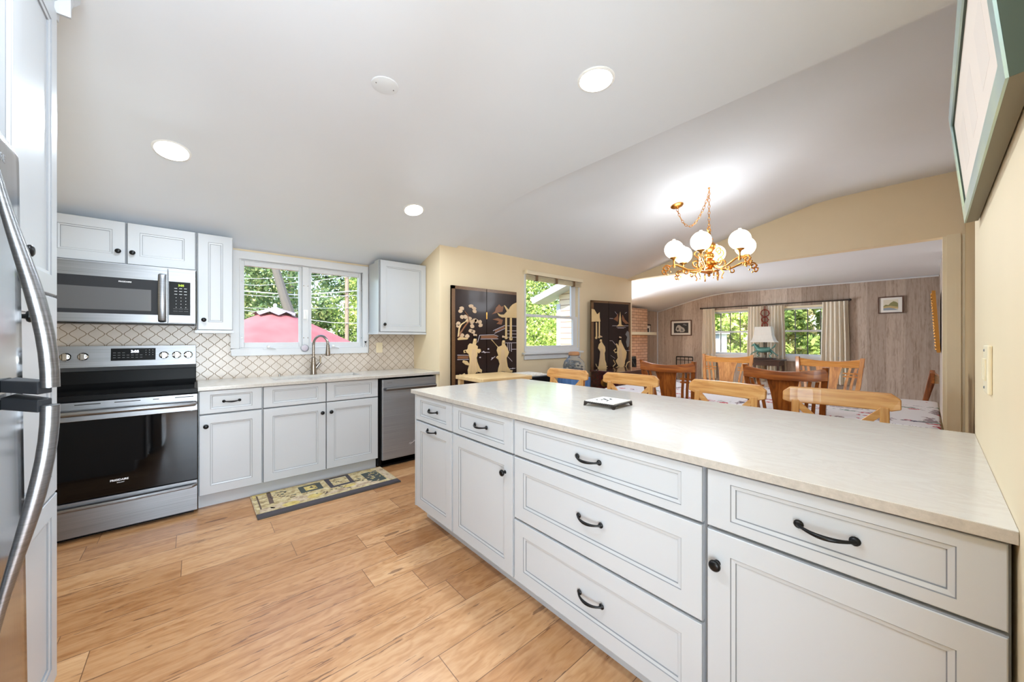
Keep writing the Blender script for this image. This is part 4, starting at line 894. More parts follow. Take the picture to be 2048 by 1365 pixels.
def lady(root, poly, hx, hz, fx, fz0, m='ivory'):
    q = B(); prel(q, poly, .012, m, -.012); o = q.obj('carved_lady', root, bevel=.004)
    q = B(); robe_folds(q, fx, fz0, fz0-.27, .055, 'ivory_pale'); q.ball((hx, -.022, hz-.035), .022, m, (1, .5, 1.2)); q.obj('robe_folds', o, smooth=True)
    q = B().ball((hx, -.022, hz-.008), .022, 'black_plastic', (1, .5, .8)); q.ball((hx-.012, -.024, hz+.026), .015, 'ivory_pale', (1, .5, 1)); q.ball((hx+.014, -.024, hz+.022), .012, 'ivory_pale', (1, .5, 1)); q.obj('headdress', o, smooth=True)
lady(s1, FL, .304, 1.29, .285, 1.15); lady(s1, FR, .727, 1.235+.035, .715, 1.14)
rel(s1, 'ribbon', [[(.095, .88), (.13, .872), (.165, .888), (.178, .870), (.17, .862), (.14, .862), (.10, .868)], [(.18, 1.115), (.155, 1.11), (.15, 1.14), (.18, 1.15), (.178, 1.14), (.163, 1.135), (.166, 1.12), (.182, 1.123)]], .010, 'ivory')
q = B().tube([(.084, -.014, 1.289), (.111, -.018, 1.336), (.178, -.018, 1.421), (.223, -.018, 1.465), (.206, -.018, 1.535), (.166, -.016, 1.581)], [.012, .011, .010, .008, .006, .004], 'relief_brown', 8).tube([(.084, -.014, 1.289), (.094, -.018, 1.382), (.122, -.018, 1.429), (.20, -.018, 1.475), (.30, -.016, 1.47)], [.010, .009, .008, .006, .004], 'ivory', 8)
pt = q.obj('pine_tree_trunk', s1, smooth=True)
q = B()
for (x, z) in [(.127, 1.607), (.111, 1.578), (.251, 1.642), (.292, 1.616), (.303, 1.583), (.133, 1.514), (.178, 1.515), (.234, 1.499), (.263, 1.461), (.269, 1.414), (.327, 1.473), (.374, 1.465), (.386, 1.426), (.084, 1.437), (.089, 1.41), (.211, 1.474), (.303, 1.482), (.25, 1.36), (.28, 1.35), (.13, 1.31), (.20, 1.30)]:
    prel(q, ell(x, z, .030, .022, 9, .2), .008, 'ivory_pale', -.012)
q.obj('pine_foliage', s1, bevel=.002)
rel(s1, 'rocks', [[(.07, 1.27), (.12, 1.30), (.16, 1.285), (.22, 1.275), (.20, 1.262), (.08, 1.255)]], .007, 'ivory')
rel(s1, 'roofed_gate', [[(.630, 1.582), (.68, 1.562), (.734, 1.566), (.781, 1.606), (.734, 1.676), (.747, 1.68), (.808, 1.628), (.835, 1.666), (.877, 1.70), (.94, 1.727), (.94, 1.53), (.70, 1.528), (.655, 1.545)], [(.757, 1.538), (.781, 1.539), (.784, 1.291), (.754, 1.291)], [(.829, 1.541), (.86, 1.542), (.863, 1.271), (.829, 1.276)], ell(.768, 1.285, .024, .020), ell(.846, 1.27, .026, .022)], .012, 'ivory')
rel(s1, 'gate_fretwork', [[(.80, 1.62), (.83, 1.65), (.87, 1.68), (.90, 1.66), (.88, 1.62), (.84, 1.60)], [(.546, 1.56), (.60, 1.60), (.61, 1.64), (.661, 1.687), (.701, 1.659), (.735, 1.675), (.714, 1.598), (.648, 1.585)], [(.56, 1.50), (.64, 1.52), (.72, 1.50), (.70, 1.44), (.62, 1.45), (.66, 1.48)]], .005, 'relief_brown')
q = B()
for a, b_ in (((.374, 1.312), (.584, 1.319)), ((.386, 1.268), (.646, 1.27)), ((.584, 1.319), (.648, 1.30)), ((.571, 1.366), (.754, 1.435)), ((.591, 1.335), (.757, 1.398)), ((.374, 1.312), (.345, 1.23)), ((.073, 1.09), (.228, 1.085)), ((.073, 1.04), (.223, 1.038)), ((.76, 1.22), (.94, 1.22)), ((.86, 1.14), (.94, 1.14)), ((.80, 1.215), (.80, 1.13)), ((.83, 1.215), (.83, 1.12)), ((.86, 1.215), (.86, 1.11)), ((.8, 1.05), (.87, .99)), ((.40, 1.115), (.52, 1.11)), ((.54, 1.02), (.60, 1.06)), ((.79, 1.43), (.94, 1.43)), ((.79, 1.37), (.94, 1.37)), ((.79, 1.33), (.94, 1.33)), ((.80, 1.29), (.94, 1.29)), ((.82, .90), (.92, .90))):
    q.tube([(a[0], -.014, a[1]), (b_[0], -.014, b_[1])], .0035, 'mother_pearl', 6)
for x, z in ((.50, 1.15), (.45, 1.11), (.43, 1.12), (.38, 1.055), (.56, 1.04), (.88, .90)): q.ball((x, -.014, z), .014, 'mother_pearl', (1, .3, .6), 8)
q.obj('pearl_inlay', s1)
rel(s1, 'bridge_panel', [[(.392, 1.305), (.58, 1.312), (.64, 1.295), (.636, 1.275), (.392, 1.275)], [(.60, 1.345), (.745, 1.402), (.75, 1.425), (.60, 1.37)], [(.075, 1.08), (.222, 1.077), (.218, 1.048), (.075, 1.05)]], .003, 'relief_brown')
# second screen : two angled panels
s2 = thing('folding_screen', 'dark lacquer folding screen with two carved ladies, right of the dining window', 'screen', (4.545, 3.405, 0), 0)
def angled(root, ox, oy, ang, w, side):
    e = screen_panel(root, 0, w, 1.86, side); e.location = (ox, oy, 0); e.rotation_euler = (0, 0, ang); return e
pa1 = math.radians(-14); P1 = angled(s2, 0, 0, pa1, .34, 'l'); ex, ey = .345*math.cos(pa1), .345*math.sin(pa1)
pa2 = math.radians(-11); P2 = angled(s2, ex, ey, pa2, .485, 'r')
def mapx(pts, u0, u1, w): return [((x-u0)/(u1-u0)*w, z) for x, z in pts]
a_ = lambda p: [(x, z*1.0+.0) for x, z in mapx(p, 4.437, 4.83, .34)]
L2 = a_([(4.627, 1.259), (4.665, 1.248), (4.674, 1.215), (4.74, 1.147), (4.75, 1.09), (4.731, 1.046), (4.74, .944), (4.769, .887), (4.779, .796), (4.572, .807), (4.609, .883), (4.627, .971), (4.637, 1.07), (4.581, 1.127), (4.599, 1.182), (4.637, 1.215)])
b2 = lambda p: mapx(p, 4.84, 5.43, .485)
R2 = b2([(5.109, 1.247), (5.15, 1.247), (5.171, 1.211), (5.246, 1.116), (5.31, 1.055), (5.289, .959), (5.267, .924), (5.246, .865), (5.203, .778), (5.119, .812), (5.057, .862), (5.016, .922), (5.067, .967), (5.047, 1.037), (5.057, 1.119), (5.016, 1.195), (5.047, 1.195), (5.088, 1.153)])
lady(P1, L2, .178, 1.28, .19, 1.12); lady(P2, R2, .238, 1.27, .24, 1.12)
rel(P1, 'roofed_gate', [a_([(4.44, 1.726), (4.499, 1.719), (4.563, 1.645), (4.618, 1.681), (4.618, 1.603), (4.637, 1.537), (4.44, 1.531)]), a_([(4.532, 1.523), (4.559, 1.524), (4.563, 1.292), (4.532, 1.292)]), a_([(4.599, 1.536), (4.624, 1.537), (4.624, 1.304), (4.596, 1.304)]), ell(.09, 1.285, .022, .02), ell(.15, 1.295, .022, .018)], .011, 'ivory')
q = B(); q.tube([(x, -.016, z) for x, z in a_([(4.535, .886), (4.555, .85), (4.609, .816)])], .007, 'ivory', 8).tube([(x, -.016, z) for x, z in a_([(4.798, .84), (4.75, .843), (4.769, .802)])], .007, 'ivory', 8); q.obj('ribbon', P1, smooth=True)
q = B()
for p in ([(5.016, 1.108), (4.966, 1.086), (5.006, 1.05), (5.057, 1.061)], [(4.956, .936), (5.006, .876), (4.945, .833), (4.986, .796), (5.098, .837)], [(5.256, .889), (5.235, .842), (5.289, .816), (5.332, .886), (5.395, .901)]): q.tube([(x, -.016, z) for x, z in b2(p)], .009, 'ivory', 8)
q.obj('ribbon', P2, smooth=True)
rel(P2, 'island_pagoda', [b2([(5.136, 1.706), (5.161, 1.566), (5.171, 1.495), (5.267, 1.474), (5.036, 1.468), (5.102, 1.505), (5.109, 1.587)])], .008, 'ivory')
rel(P2, 'island_trees', [b2([(4.956, 1.582), (5.036, 1.62), (5.078, 1.68), (5.09, 1.60), (5.07, 1.54), (5.016, 1.56)]), b2([(5.18, 1.60), (5.20, 1.66), (5.267, 1.581), (5.376, 1.518), (5.289, 1.51), (5.203, 1.555)])], .005, 'relief_brown')
q = B()
for a, b_ in (((4.86, 1.59), (4.95, 1.59)), ((4.93, 1.475), (5.36, 1.48)), ((5.04, 1.455), (5.29, 1.455)), ((5.07, 1.44), (5.24, 1.44)), ((4.86, 1.24), (4.93, 1.24)), ((4.93, 1.24), (5.02, 1.17)), ((4.89, 1.01), (5.0, .96)), ((5.26, 1.08), (5.40, 1.08)), ((5.05, 1.66), (5.0, 1.70)), ((5.27, 1.68), (5.32, 1.70))):
    A, C_ = b2([a, b_]); q.tube([(A[0], -.014, A[1]), (C_[0], -.014, C_[1])], .003, 'mother_pearl', 6)
q.obj('pearl_inlay', P2)
rel(P2, 'willow', [b2([(5.28, 1.34), (5.33, 1.40), (5.38, 1.38), (5.40, 1.28), (5.38, 1.15), (5.33, 1.13), (5.30, 1.22), (5.33, 1.30)])], .004, 'print_grey')

# small things between peninsula and dining wall
t = thing('butcher_block_table', 'blond wood block table between the peninsula and the left screen', 'table', (2.32, 2.90, 0), math.radians(-2))
B().box(-.33, .27, -.23, .27, .862, .90, 'butcher_block').obj('tabletop', t, bevel=.004)
for sx_ in (-.29, .23):
    for sy_ in (-.19, .23): B().box(sx_-.022, sx_+.022, sy_-.022, sy_+.022, 0, .862, 'butcher_block').obj('leg', t)
t = thing('side_cabinet', 'low black cabinet between the block table and the nearest pine chair', 'cabinet', (2.93, 3.10, 0))
B().box(-.24, .24, -.18, .24, 0, .84, 'black_plastic').obj('body', t, bevel=.004)
t = tag(B().box(2.76, 3.12, 2.96, 3.28, .842, .858, 'lace').box(2.80, 3.08, 3.0, 3.24, .858, .870, 'lace').obj('lace_doily', bevel=.003), 'folded white lace doily on top of the low black cabinet', 'doily')
t = thing('lacquer_chest', 'dark red lacquer chest with round brass lock below the right screen', 'chest', (4.55, 2.95, 0))
B().box(-.28, .62, -.20, .24, .06, .80, 'mahogany').obj('body', t, bevel=.004)
B().box(-.30, .64, -.22, .25, .80, .825, 'mahogany').obj('lid', t, bevel=.003)
B().lathe([(.055, 0), (.055, .004), (.03, .008), (.01, .009)], (-.05, -.20, .66), 'brass', (0, -1, 0)).obj('lock_plate', t, smooth=True)
B().lathe([(.055, 0), (.055, .004), (.03, .008), (.01, .009)], (-.28, .02, .66), 'brass', (-1, 0, 0)).obj('side_medallion', t, smooth=True)
for x in (-.24, .58):
    for y in (-.16, .20): B().box(x-.025, x+.025, y-.025, y+.025, 0, .06, 'mahogany').obj('foot', t)
t = thing('plant_stand', 'round stand with a blue cloth cover under the glass jar', 'stand', (3.80, 3.12, 0))
B().lathe([(.17, 0), (.19, .05), (.20, .3), (.21, .5), (.215, .72), (.212, .76)], (0, 0, 0), 'blue_cloth', seg=28).obj('cover', t, smooth=True)
t = thing('glass_jar', 'big glass jar with cork lid holding pebbles, below the dining window', 'jar', (3.80, 3.12, .7605))
B().lathe([(.08, 0), (.12, .02), (.145, .09), (.148, .15), (.13, .21), (.085, .255), (.07, .275), (.072, .30)], (0, 0, 0), 'jar_glass', seg=28).obj('jar_body', t, smooth=True, cut=80)
q = B(); random.seed(5)
for i in range(70):
    a = random.uniform(0, 2*PI); h_ = random.uniform(.02, .20); r = random.uniform(.02, .115 if h_ < .15 else .09); q.ball((r*math.cos(a), r*math.sin(a), h_), random.uniform(.013, .022), random.choice(['pebbles', 'mat_white', 'mat_white', 'rug_dark', 'rug_pink']), (1, 1, .7), 8)
q.obj('pebbles', t)
B().lathe([(.068, .285), (.076, .30), (.07, .33), (.05, .34), (.01, .342)], (0, 0, 0), 'cork', seg=20).obj('cork_lid', t, smooth=True)

# chandelier
CX, CY = 3.93, 1.48
hz = zi(CY, DY, DZ); cz2 = zi(1.82, DY, DZ)
ch = thing('chandelier', 'ornate brass chandelier with six white glass globes and swagged chain', 'chandelier', (CX, CY, 1.9))
def W2L(p): return (p[0]-CX, p[1]-CY, p[2]-1.9)
B().lathe([(.010, 0), (.012, -.006), (.006, -.012)], W2L((CX, CY, hz)), 'brass').tube([W2L((CX, CY, hz-.01)), W2L((CX+.012, CY, hz-.03)), W2L((CX, CY, hz-.05)), W2L((CX-.012, CY, hz-.035))], .004, 'brass', 8).obj('ceiling_hook', ch, smooth=True)
cn = Vector((0, -.22, -1)).normalized()
B().lathe([(.066, 0), (.066, .008), (.055, .018), (.02, .026), (.01, .04)], W2L((3.96, 1.82, cz2)), 'brass', cn).obj('canopy', ch, smooth=True)
def chain(pts, name):
    P = [Vector(p) for p in pts]; L = [0]
    for i in range(len(P)-1): L.append(L[-1]+(P[i+1]-P[i]).length)
    def at(s):
        for i in range(len(P)-1):
            if s <= L[i+1]+1e-9: return P[i].lerp(P[i+1], (s-L[i])/(L[i+1]-L[i]))
        return P[-1]
    q = B(); st = .030; n = int(L[-1]/st)
    for i in range(n):
        c = at((i+.5)*L[-1]/n); d = (at(min(L[-1], (i+.9)*L[-1]/n))-at((i+.1)*L[-1]/n)).normalized()
        side = d.cross(Vector((0, 0, 1)) if abs(d.z) < .9 else Vector((1, 0, 0))).normalized()
        if i % 2: side = d.cross(side).normalized()
        lk = [c+d*math.cos(a)*.0195+side*math.sin(a)*.0105 for a in [2*PI*k/10 for k in range(10)]]
        q.tube(lk, .0026, 'brass', 5, closed=True)
    q.obj(name, ch, smooth=True, weld=False)
chain([W2L((CX, CY, hz-.045)), W2L((CX, CY, 2.40))], 'chain')
a = Vector(W2L((3.96, 1.82, cz2-.04))); b_ = Vector(W2L((CX, CY, hz-.06)))
sw = []
for i in range(21):
    u = i/20; p = a.lerp(b_, u); p.z -= .52*4*u*(1-u)*(1-.25*u)*.55+.0; sw.append(p)
chain(sw, 'swag_chain')
prof = [(.004, .0), (.014, .012), (.010, .024), (.018, .034), (.05, .048), (.066, .056), (.05, .064), (.022, .072), (.026, .085), (.042, .10), (.052, .125), (.046, .15), (.03, .165), (.022, .175), (.03, .19), (.036, .21), (.03, .23), (.020, .24), (.026, .26), (.040, .28), (.044, .31), (.036, .335), (.022, .345), (.016, .36), (.026, .375), (.020, .39), (.013, .41), (.018, .43), (.012, .45), (.008, .462)]
B().lathe([(r*1.45 if .03 < h_ < .40 else r, h_) for r, h_ in prof], (0, 0, 0), 'brass', seg=24).obj('centre_column', ch, smooth=True, cut=60)
ring = [(.026*math.cos(x), .0, .485+.026*math.sin(x)) for x in [2*PI*k/14 for k in range(14)]]
q = B().tube(ring, .004, 'brass', 6, closed=True)
for s_ in (-1, 1): q.tube([(0, 0, .46), (s_*.02, 0, .45), (s_*.045, 0, .47), (s_*.038, 0, .49), (s_*.026, 0, .485)], .0035, 'brass', 6)
q.obj('hanging_ring', ch, smooth=True)
fw = Vector((-math.cos(math.radians(TH)), -math.sin(math.radians(TH)))); rt = Vector((math.sin(math.radians(TH)), -math.cos(math.radians(TH))))
def spiral(c, r0, r1, a0, a1, dirv, n=16):
    out = []
    for i in range(n+1):
        u = i/n; an = a0+(a1-a0)*u; r = r0+(r1-r0)*u
        out.append((c[0]+dirv[0]*r*math.cos(an), c[1]+dirv[1]*r*math.cos(an), c[2]+r*math.sin(an)))
    return out
for k in range(6):
    an = math.radians(20+60*k); d = fw*math.cos(an)+rt*math.sin(an); R_ = .335
    P = lambda r, z: (d[0]*r, d[1]*r, z)
    q = B().tube([P(.03, .12), P(.07, .10), P(.11, .075), P(.16, .068), P(.21, .08), P(.26, .105), P(.30, .125), P(R_, .13)], [.012, .011, .010, .0095, .0095, .010, .010, .010], 'brass', 8)
    q.lathe([(.010, .10), (.014, .118), (.009, .135), (.007, .165), (.012, .18), (.018, .19), (.036, .198), (.040, .206), (.036, .212)], P(R_, 0), 'brass', seg=16)
    arm = q.obj('arm', ch, smooth=True, cut=60)
    q = B()
    q.tube([P(R_, .125), P(R_+.04, .122)], .006, 'brass', 6)
    q.tube(spiral(P(.405, .095), .038, .010, PI*.9, -PI*1.6, d), .0075, 'brass', 6).tube(spiral(P(.425, .055), .030, .006, PI*.6, -PI*1.5, d), .006, 'brass', 6)
    q.tube(spiral(P(.22, .055), .032, .008, PI*.5, PI*2.4, d), .0065, 'brass', 6).tube(spiral(P(.12, .14), .042, .008, -PI*.5, PI*1.6, d), .0075, 'brass', 6).tube(spiral(P(.10, .24), .045, .008, -PI*.5, PI*1.6, d), .006, 'brass', 6)
    for (r, z) in ((.44, .10), (.45, .07), (.43, .04), (.40, .035), (.37, .06)): q.ball(P(r, z), .0085, 'brass', (1, 1, 1.3), 6)
    q.obj('scrollwork', arm, smooth=True)
    q = B(); pf = []
    for i in range(15):
        aa = -PI/2*.80+(PI*.80)*i/14*1.06; pf.append((.092*math.cos(aa), .290+.092*math.sin(aa)))
    pf += [(pf[-1][0]-.002, pf[-1][1]+.012), (pf[-1][0]-.006, pf[-1][1]+.012)]
    g = q.lathe(pf, P(R_, 0), 'globe_glass', seg=24).obj('globe_shade', ch, smooth=True, cut=70)

light('chandelier_glow', 'POINT', (CX, CY, 2.0), 31, .24, col=(.86, .92, 1))
# loose pendant tassels under the column
for k in range(6):
    an = math.radians(50+60*k); d = fw*math.cos(an)+rt*math.sin(an)
    B().tube([(d[0]*.10, d[1]*.10, .07), (d[0]*.13, d[1]*.13, .03), (d[0]*.11, d[1]*.11, -.01), (d[0]*.12, d[1]*.12, -.03)], [.005, .007, .005, .008], 'brass', 6).obj('leaf_drop', ch, smooth=True)


# ================================================================== LIVING ROOM
def picture(name, label, y0, y1, z0, z1, X, fm, build, fw_=.022, mat_=.06):
    t = thing(name, label, 'picture', (X, (y0+y1)/2, z0))
    q = B()
    for a, b_, c, d in ((y0, y1, z0, z0+fw_), (y0, y1, z1-fw_, z1), (y0, y0+fw_, z0+fw_, z1-fw_), (y1-fw_, y1, z0+fw_, z1-fw_)): q.box(X-.028, X-.002, a, b_, c, d, fm)
    q.obj('frame', t, world=True); B().box(X-.014, X-.003, y0+fw_, y1-fw_, z0+fw_, z1-fw_, 'mat_white').obj('mount', t, world=True)
    a, b_, c, d = y0+fw_+mat_, y1-fw_-mat_, z0+fw_+mat_*.8, z1-fw_-mat_*.8; build(t, a, b_, c, d, X-.0145)
def pp(q, pts, a, b_, c, d, X, m, h=.0012): q.prism([(X, b_-(b_-a)*u, c+(d-c)*v) for u, v in pts], (-h, 0, 0), m)
def dog(t, a, b_, c, d, X):
    q = B(); pp(q, [(0, 0), (1, 0), (1, 1), (0, 1)], a, b_, c, d, X, 'ink')
    pp(q, [(.12, .3), (.16, .6), (.28, .8), (.42, .78), (.55, .6), (.7, .5), (.78, .25), (.7, .1), (.45, .08), (.35, .2), (.3, .12), (.2, .18)], a, b_, c, d, X, 'ink_light', .0024)
    pp(q, [(.2, .35), (.26, .55), (.34, .5), (.33, .3)], a, b_, c, d, X, 'ink', .0034); pp(q, [(.6, .8), (.7, .92), (.9, .8), (.85, .7)], a, b_, c, d, X, 'print_grey', .0024); pp(q, [(.5, .45), (.6, .4), (.66, .2), (.5, .16)], a, b_, c, d, X, 'print_grey', .0034)
    q.obj('etching', t, world=True)
def land(t, a, b_, c, d, X):
    q = B(); pp(q, [(0, 0), (1, 0), (1, 1), (0, 1)], a, b_, c, d, X, 'land_sky'); pp(q, [(0, .4), (.15, .55), (.35, .5), (.5, .7), (.7, .85), (.9, .75), (1, .6), (1, .3), (0, .3)], a, b_, c, d, X, 'land_green', .0024)
    pp(q, [(0, .35), (.5, .42), (1, .3), (1, .15), (0, .15)], a, b_, c, d, X, 'land_ochre', .003); pp(q, [(0, .2), (.4, .26), (.8, .12), (1, 0), (0, 0)], a, b_, c, d, X, 'land_water', .0036); q.obj('watercolour', t, world=True)
picture('framed_etching', 'thin framed dark etching of a lying animal on the panelled far wall', 3.985, 4.522, 1.352, 1.752, 9.5, 'walnut_frame', dog)
picture('framed_watercolour', 'small landscape watercolour in dark frame on the far wall', .327, .648, 1.73, 2.035, 9.5, 'walnut_frame', land, .018, .05)
# gold frame on the living right wall
t = thing('gilt_picture', 'gilt framed picture leaning out from the living room side wall', 'picture', (8.32, -.086, 1.08))
q = B()
def gp(x, n, h): return (x, .006+n+h*.055, h)
def gbox(q, x0, x1, n0, n1, h0, h1, m): q.faces([gp(x0, n0, h0), gp(x1, n0, h0), gp(x1, n1, h0), gp(x0, n1, h0), gp(x0, n0, h1), gp(x1, n0, h1), gp(x1, n1, h1), gp(x0, n1, h1)], [(0, 3, 2, 1), (4, 5, 6, 7), (0, 1, 5, 4), (1, 2, 6, 5), (2, 3, 7, 6), (3, 0, 4, 7)], m)
for x0, x1, h0, h1 in ((-.6, .6, 0, .09), (-.6, .6, .77, .86), (-.6, -.51, .09, .77), (.51, .6, .09, .77)): gbox(q, x0, x1, 0, .035, h0, h1, 'gold_frame')
for i in range(24):
    for h_ in (.045, .815): q.ball(gp(-.57+i*.05, .036, h_), .014, 'gold_frame', seg=6)
for i in range(16):
    for x in (-.555, .555): q.ball(gp(x, .036, .09+i*.045), .014, 'gold_frame', seg=6)
q.obj('frame', t, weld=False); q = B(); gbox(q, -.51, .51, .008, .014, .09, .77, 'ink'); q.obj('painting', t)
# brick fireplace
t = thing('fireplace', 'buff brick fireplace with cream mantel shelf in the living room', 'fireplace', (7.7, 4.8, 0))
zt = zi(4.6, LY, LZ)
q = B().box(7.0, 7.15, 4.60, 4.885, 0, 2.0, 'buff_brick').box(7.95, 8.42, 4.60, 4.885, 0, 2.0, 'buff_brick').box(7.15, 7.95, 4.60, 4.885, .86, 2.0, 'buff_brick').obj('chimney_breast', t, world=True)
B().box(7.15, 7.95, 4.64, 4.70, .0, .86, 'firebox').box(7.2, 7.9, 4.60, 4.66, .10, .80, 'black_hole').tube([(7.22, 4.61, .1), (7.22, 4.61, .6), (7.4, 4.61, .78), (7.7, 4.61, .78), (7.88, 4.61, .6), (7.88, 4.61, .1)], .02, 'firebox', 6).obj('fire_door', t, world=True)
B().box(6.96, 8.52, 4.42, 4.62, 1.365, 1.43, 'mantel').obj('mantel_shelf', t, world=True, bevel=.004)
t = thing('mantel_photo', 'teal framed photo standing on the cream mantel shelf', 'photo', (7.42, 4.52, 1.43), math.radians(-20))
B().box(-.085, .085, -.008, .008, 0, .24, 'teal_frame').obj('frame', t); B().box(-.06, .06, -.0095, -.008, .03, .21, 'mat_white').box(-.03, .03, -.0105, -.0094, .05, .17, 'rug_dark').obj('photo', t)
t = thing('small_framed_print', 'small black framed print on the panelled wall beside the fireplace', 'picture', (8.95, 4.895, 1.37))
B().box(-.15, .15, -.02, .0, 0, .28, 'black_plastic').obj('frame', t); B().box(-.12, .12, -.022, -.019, .03, .25, 'mat_white').box(-.05, .05, -.023, -.0218, .06, .18, 'ink').obj('print', t)
# curtains
def curtain(label, y0, y1, ztop, zbot, folds):
    t = B(); n = folds*10; vs = []
    for z, sp, am in ((ztop, 0, .014), (ztop-.10, 0, .020), ((ztop+zbot)/2, .02, .030), (zbot, .03, .036)):
        for layer in (0, 1):
            for i in range(n+1):
                u = i/n; y = y0-sp+(y1-y0+2*sp)*u; x = 9.415+am*math.sin(2*PI*folds*u)+am*.4*math.sin(5.3*u*folds+1)+(.003 if layer else 0); vs.append((x, y, z))
    m_ = n+1; fs = []
    for r in range(3):
        for i in range(n):
            for L in (0, 1):
                a = (r*2+L)*m_+i; b_ = ((r+1)*2+L)*m_+i; fs.append((a, a+1, b_+1, b_))
        for e in (0, n):
            a = (r*2)*m_+e; c = (r*2+1)*m_+e; a2 = ((r+1)*2)*m_+e; c2 = ((r+1)*2+1)*m_+e; fs.append((a, c, c2, a2))
    for r in (0, 3):
        for i in range(n): fs.append((r*2*m_+i, r*2*m_+i+1, (r*2+1)*m_+i+1, (r*2+1)*m_+i))
    o = t.faces(vs, fs, 'curtain').obj('curtain', smooth=True, cut=60)
    return tag(o, label, 'curtain', 'cream living room curtains')
curtain('cream pleated curtain left of the left living room window', 3.42, 3.69, 2.0, .32, 4)
curtain('cream pleated curtain behind the horse lamp, beside the left window', 2.43, 2.72, 1.99, .34, 5)
curtain('cream pleated curtain behind the horse lamp, beside the right window', 2.05, 2.33, 1.98, .34, 5)
curtain('wide cream pleated curtain right of the right living room window', 1.05, 1.43, 2.0, .38, 6)
t = thing('curtain_rod', 'thin bronze rod carrying the cream living room curtains', 'curtain rod', (9.42, 2.4, 2.01))
B().tube([(9.42, 3.74, 2.015), (9.42, 1.02, 2.02)], .011, 'iron', 10).obj('rod', t, world=True)
for y in (3.74, 1.02): B().ball((9.42, y, 2.017), .022, 'iron').obj('finial', t, world=True)
for y in (3.71, 2.38, 1.04): B().tube([(9.42, y, 2.0), (9.498, y, 2.0)], .006, 'iron', 6).obj('bracket', t, world=True)
# red hanging wreaths
t = thing('wreath_garland', 'string of three small dark red ring wreaths hanging between the curtains', 'garland', (9.36, 2.38, 1.55))
for k, (z, r) in enumerate(((1.83, .075), (1.685, .06), (1.56, .055))):
    q = B(); random.seed(k)
    for i in range(40):
        a = 2*PI*i/40; q.tube([(9.365+random.uniform(-.012, .012), 2.385+r*math.cos(a), z+r*math.sin(a)), (9.365+random.uniform(-.02, .02), 2.385+(r+.02*random.uniform(-1, 1))*math.cos(a+.35), z+(r+.02*random.uniform(-1, 1))*math.sin(a+.35))], [.009, .004], 'chili_red', 6)
    q.obj('ring_wreath', t, world=True, weld=False)
B().tube([(9.365, 2.385, 1.99), (9.365, 2.385, 1.52)], .006, 'chili_red', 6).obj('cord', t, world=True)
# lamp table + lamp
t = thing('lamp_table', 'dark wood side table under the horse lamp between the windows', 'table', (9.05, 2.30, 0))
B().box(8.80, 9.30, 1.98, 2.60, .815, .845, 'espresso').obj('tabletop', t, world=True, bevel=.003)
B().box(8.83, 9.27, 2.01, 2.57, .72, .815, 'espresso').obj('apron', t, world=True)
for x in (8.85, 9.25):
    for y in (2.03, 2.55): B().box(x-.02, x+.02, y-.02, y+.02, 0, .72, 'espresso').obj('leg', t, world=True)
t = thing('horse_lamp', 'table lamp with white shade and green bronze galloping horse base', 'lamp', (9.05, 2.32, .845))
B().box(-.09, .09, -.19, .19, 0, .028, 'espresso').obj('plinth', t, bevel=.004)
q = B().tube([(0, .12, .20), (0, .05, .19), (0, -.04, .195), (0, -.11, .205)], [.045, .060, .056, .052], 'verdigris', 12)
q.tube([(0, .10, .21), (0, .15, .27), (0, .165, .31)], [.05, .036, .026], 'verdigris', 10).tube([(0, .155, .315), (0, .195, .295), (0, .225, .27)], [.022, .018, .012], 'verdigris', 10)
for p in ([(0, .11, .19), (0.02, .17, .15), (0.02, .22, .12), (0.02, .25, .09)], [(0, .09, .18), (-.02, .12, .11), (-.02, .08, .07), (-.02, .12, .05)], [(0, -.10, .19), (.02, -.13, .12), (.02, -.09, .07), (.02, -.12, .03)], [(0, -.11, .20), (-.02, -.17, .14), (-.02, -.21, .11), (-.02, -.25, .08)]): q.tube(p, [.022, .014, .010, .009], 'verdigris', 8)
q.tube([(0, -.13, .22), (0, -.18, .26), (0, -.21, .32)], [.010, .014, .006], 'verdigris', 8); q.tube([(0, .13, .29), (0, .10, .30), (0, .09, .26)], [.008, .014, .006], 'verdigris', 8)
q.tube([(.02, -.12, .035), (.02, -.12, .02)], .02, 'verdigris', 8); q.obj('horse_figure', t, smooth=True, weld=False)
B().tube([(0, 0, .20), (0, 0, .40)], .008, 'iron', 8).obj('lamp_stem', t)
q = B(); vs = []
for z, hx, hy in ((.355, .15, .225), (.40, .125, .19), (.50, .105, .16), (.68, .095, .14)):
    for c in (0, .004): vs += [(-hx+c, -hy+c, z), (hx-c, -hy+c, z), (hx-c, hy-c, z), (-hx+c, hy-c, z)]
fs = []
for r in range(3):
    for L in (0, 1):
        for k in range(4): a = (r*2+L)*4; b_ = ((r+1)*2+L)*4; fs.append((a+k, a+(k+1) % 4, b_+(k+1) % 4, b_+k))
for r in (0, 3):
    for k in range(4): a = r*8; fs.append((a+k, a+(k+1) % 4, a+4+(k+1) % 4, a+4+k))
q.faces(vs, fs, 'shade').obj('lamp_shade', t)
# metal back chair far left
t = thing('metal_chair', 'black metal chair below the framed etching at the far wall', 'chair', (9.1, 4.05, 0))
for p in ([(.12, .2, 0), (.12, .2, .82)], [(.12, -.2, 0), (.12, -.2, .82)], [(-.25, .2, 0), (-.25, .2, .45)], [(-.25, -.2, 0), (-.25, -.2, .45)]): B().tube(p, .012, 'black_metal', 8).obj('leg', t)
B().box(-.27, .14, -.22, .22, .45, .475, 'black_metal').obj('seat', t)
q = B().tube([(.12, -.2, .82), (.12, .2, .82)], .014, 'black_metal', 8).tube([(.12, -.2, .74), (.12, .2, .74)], .008, 'black_metal', 8)
for y in (-.1, 0, .1): q.tube([(.12, y, .48), (.12, y, .82)], .007, 'black_metal', 6)
q.obj('backrest', t)

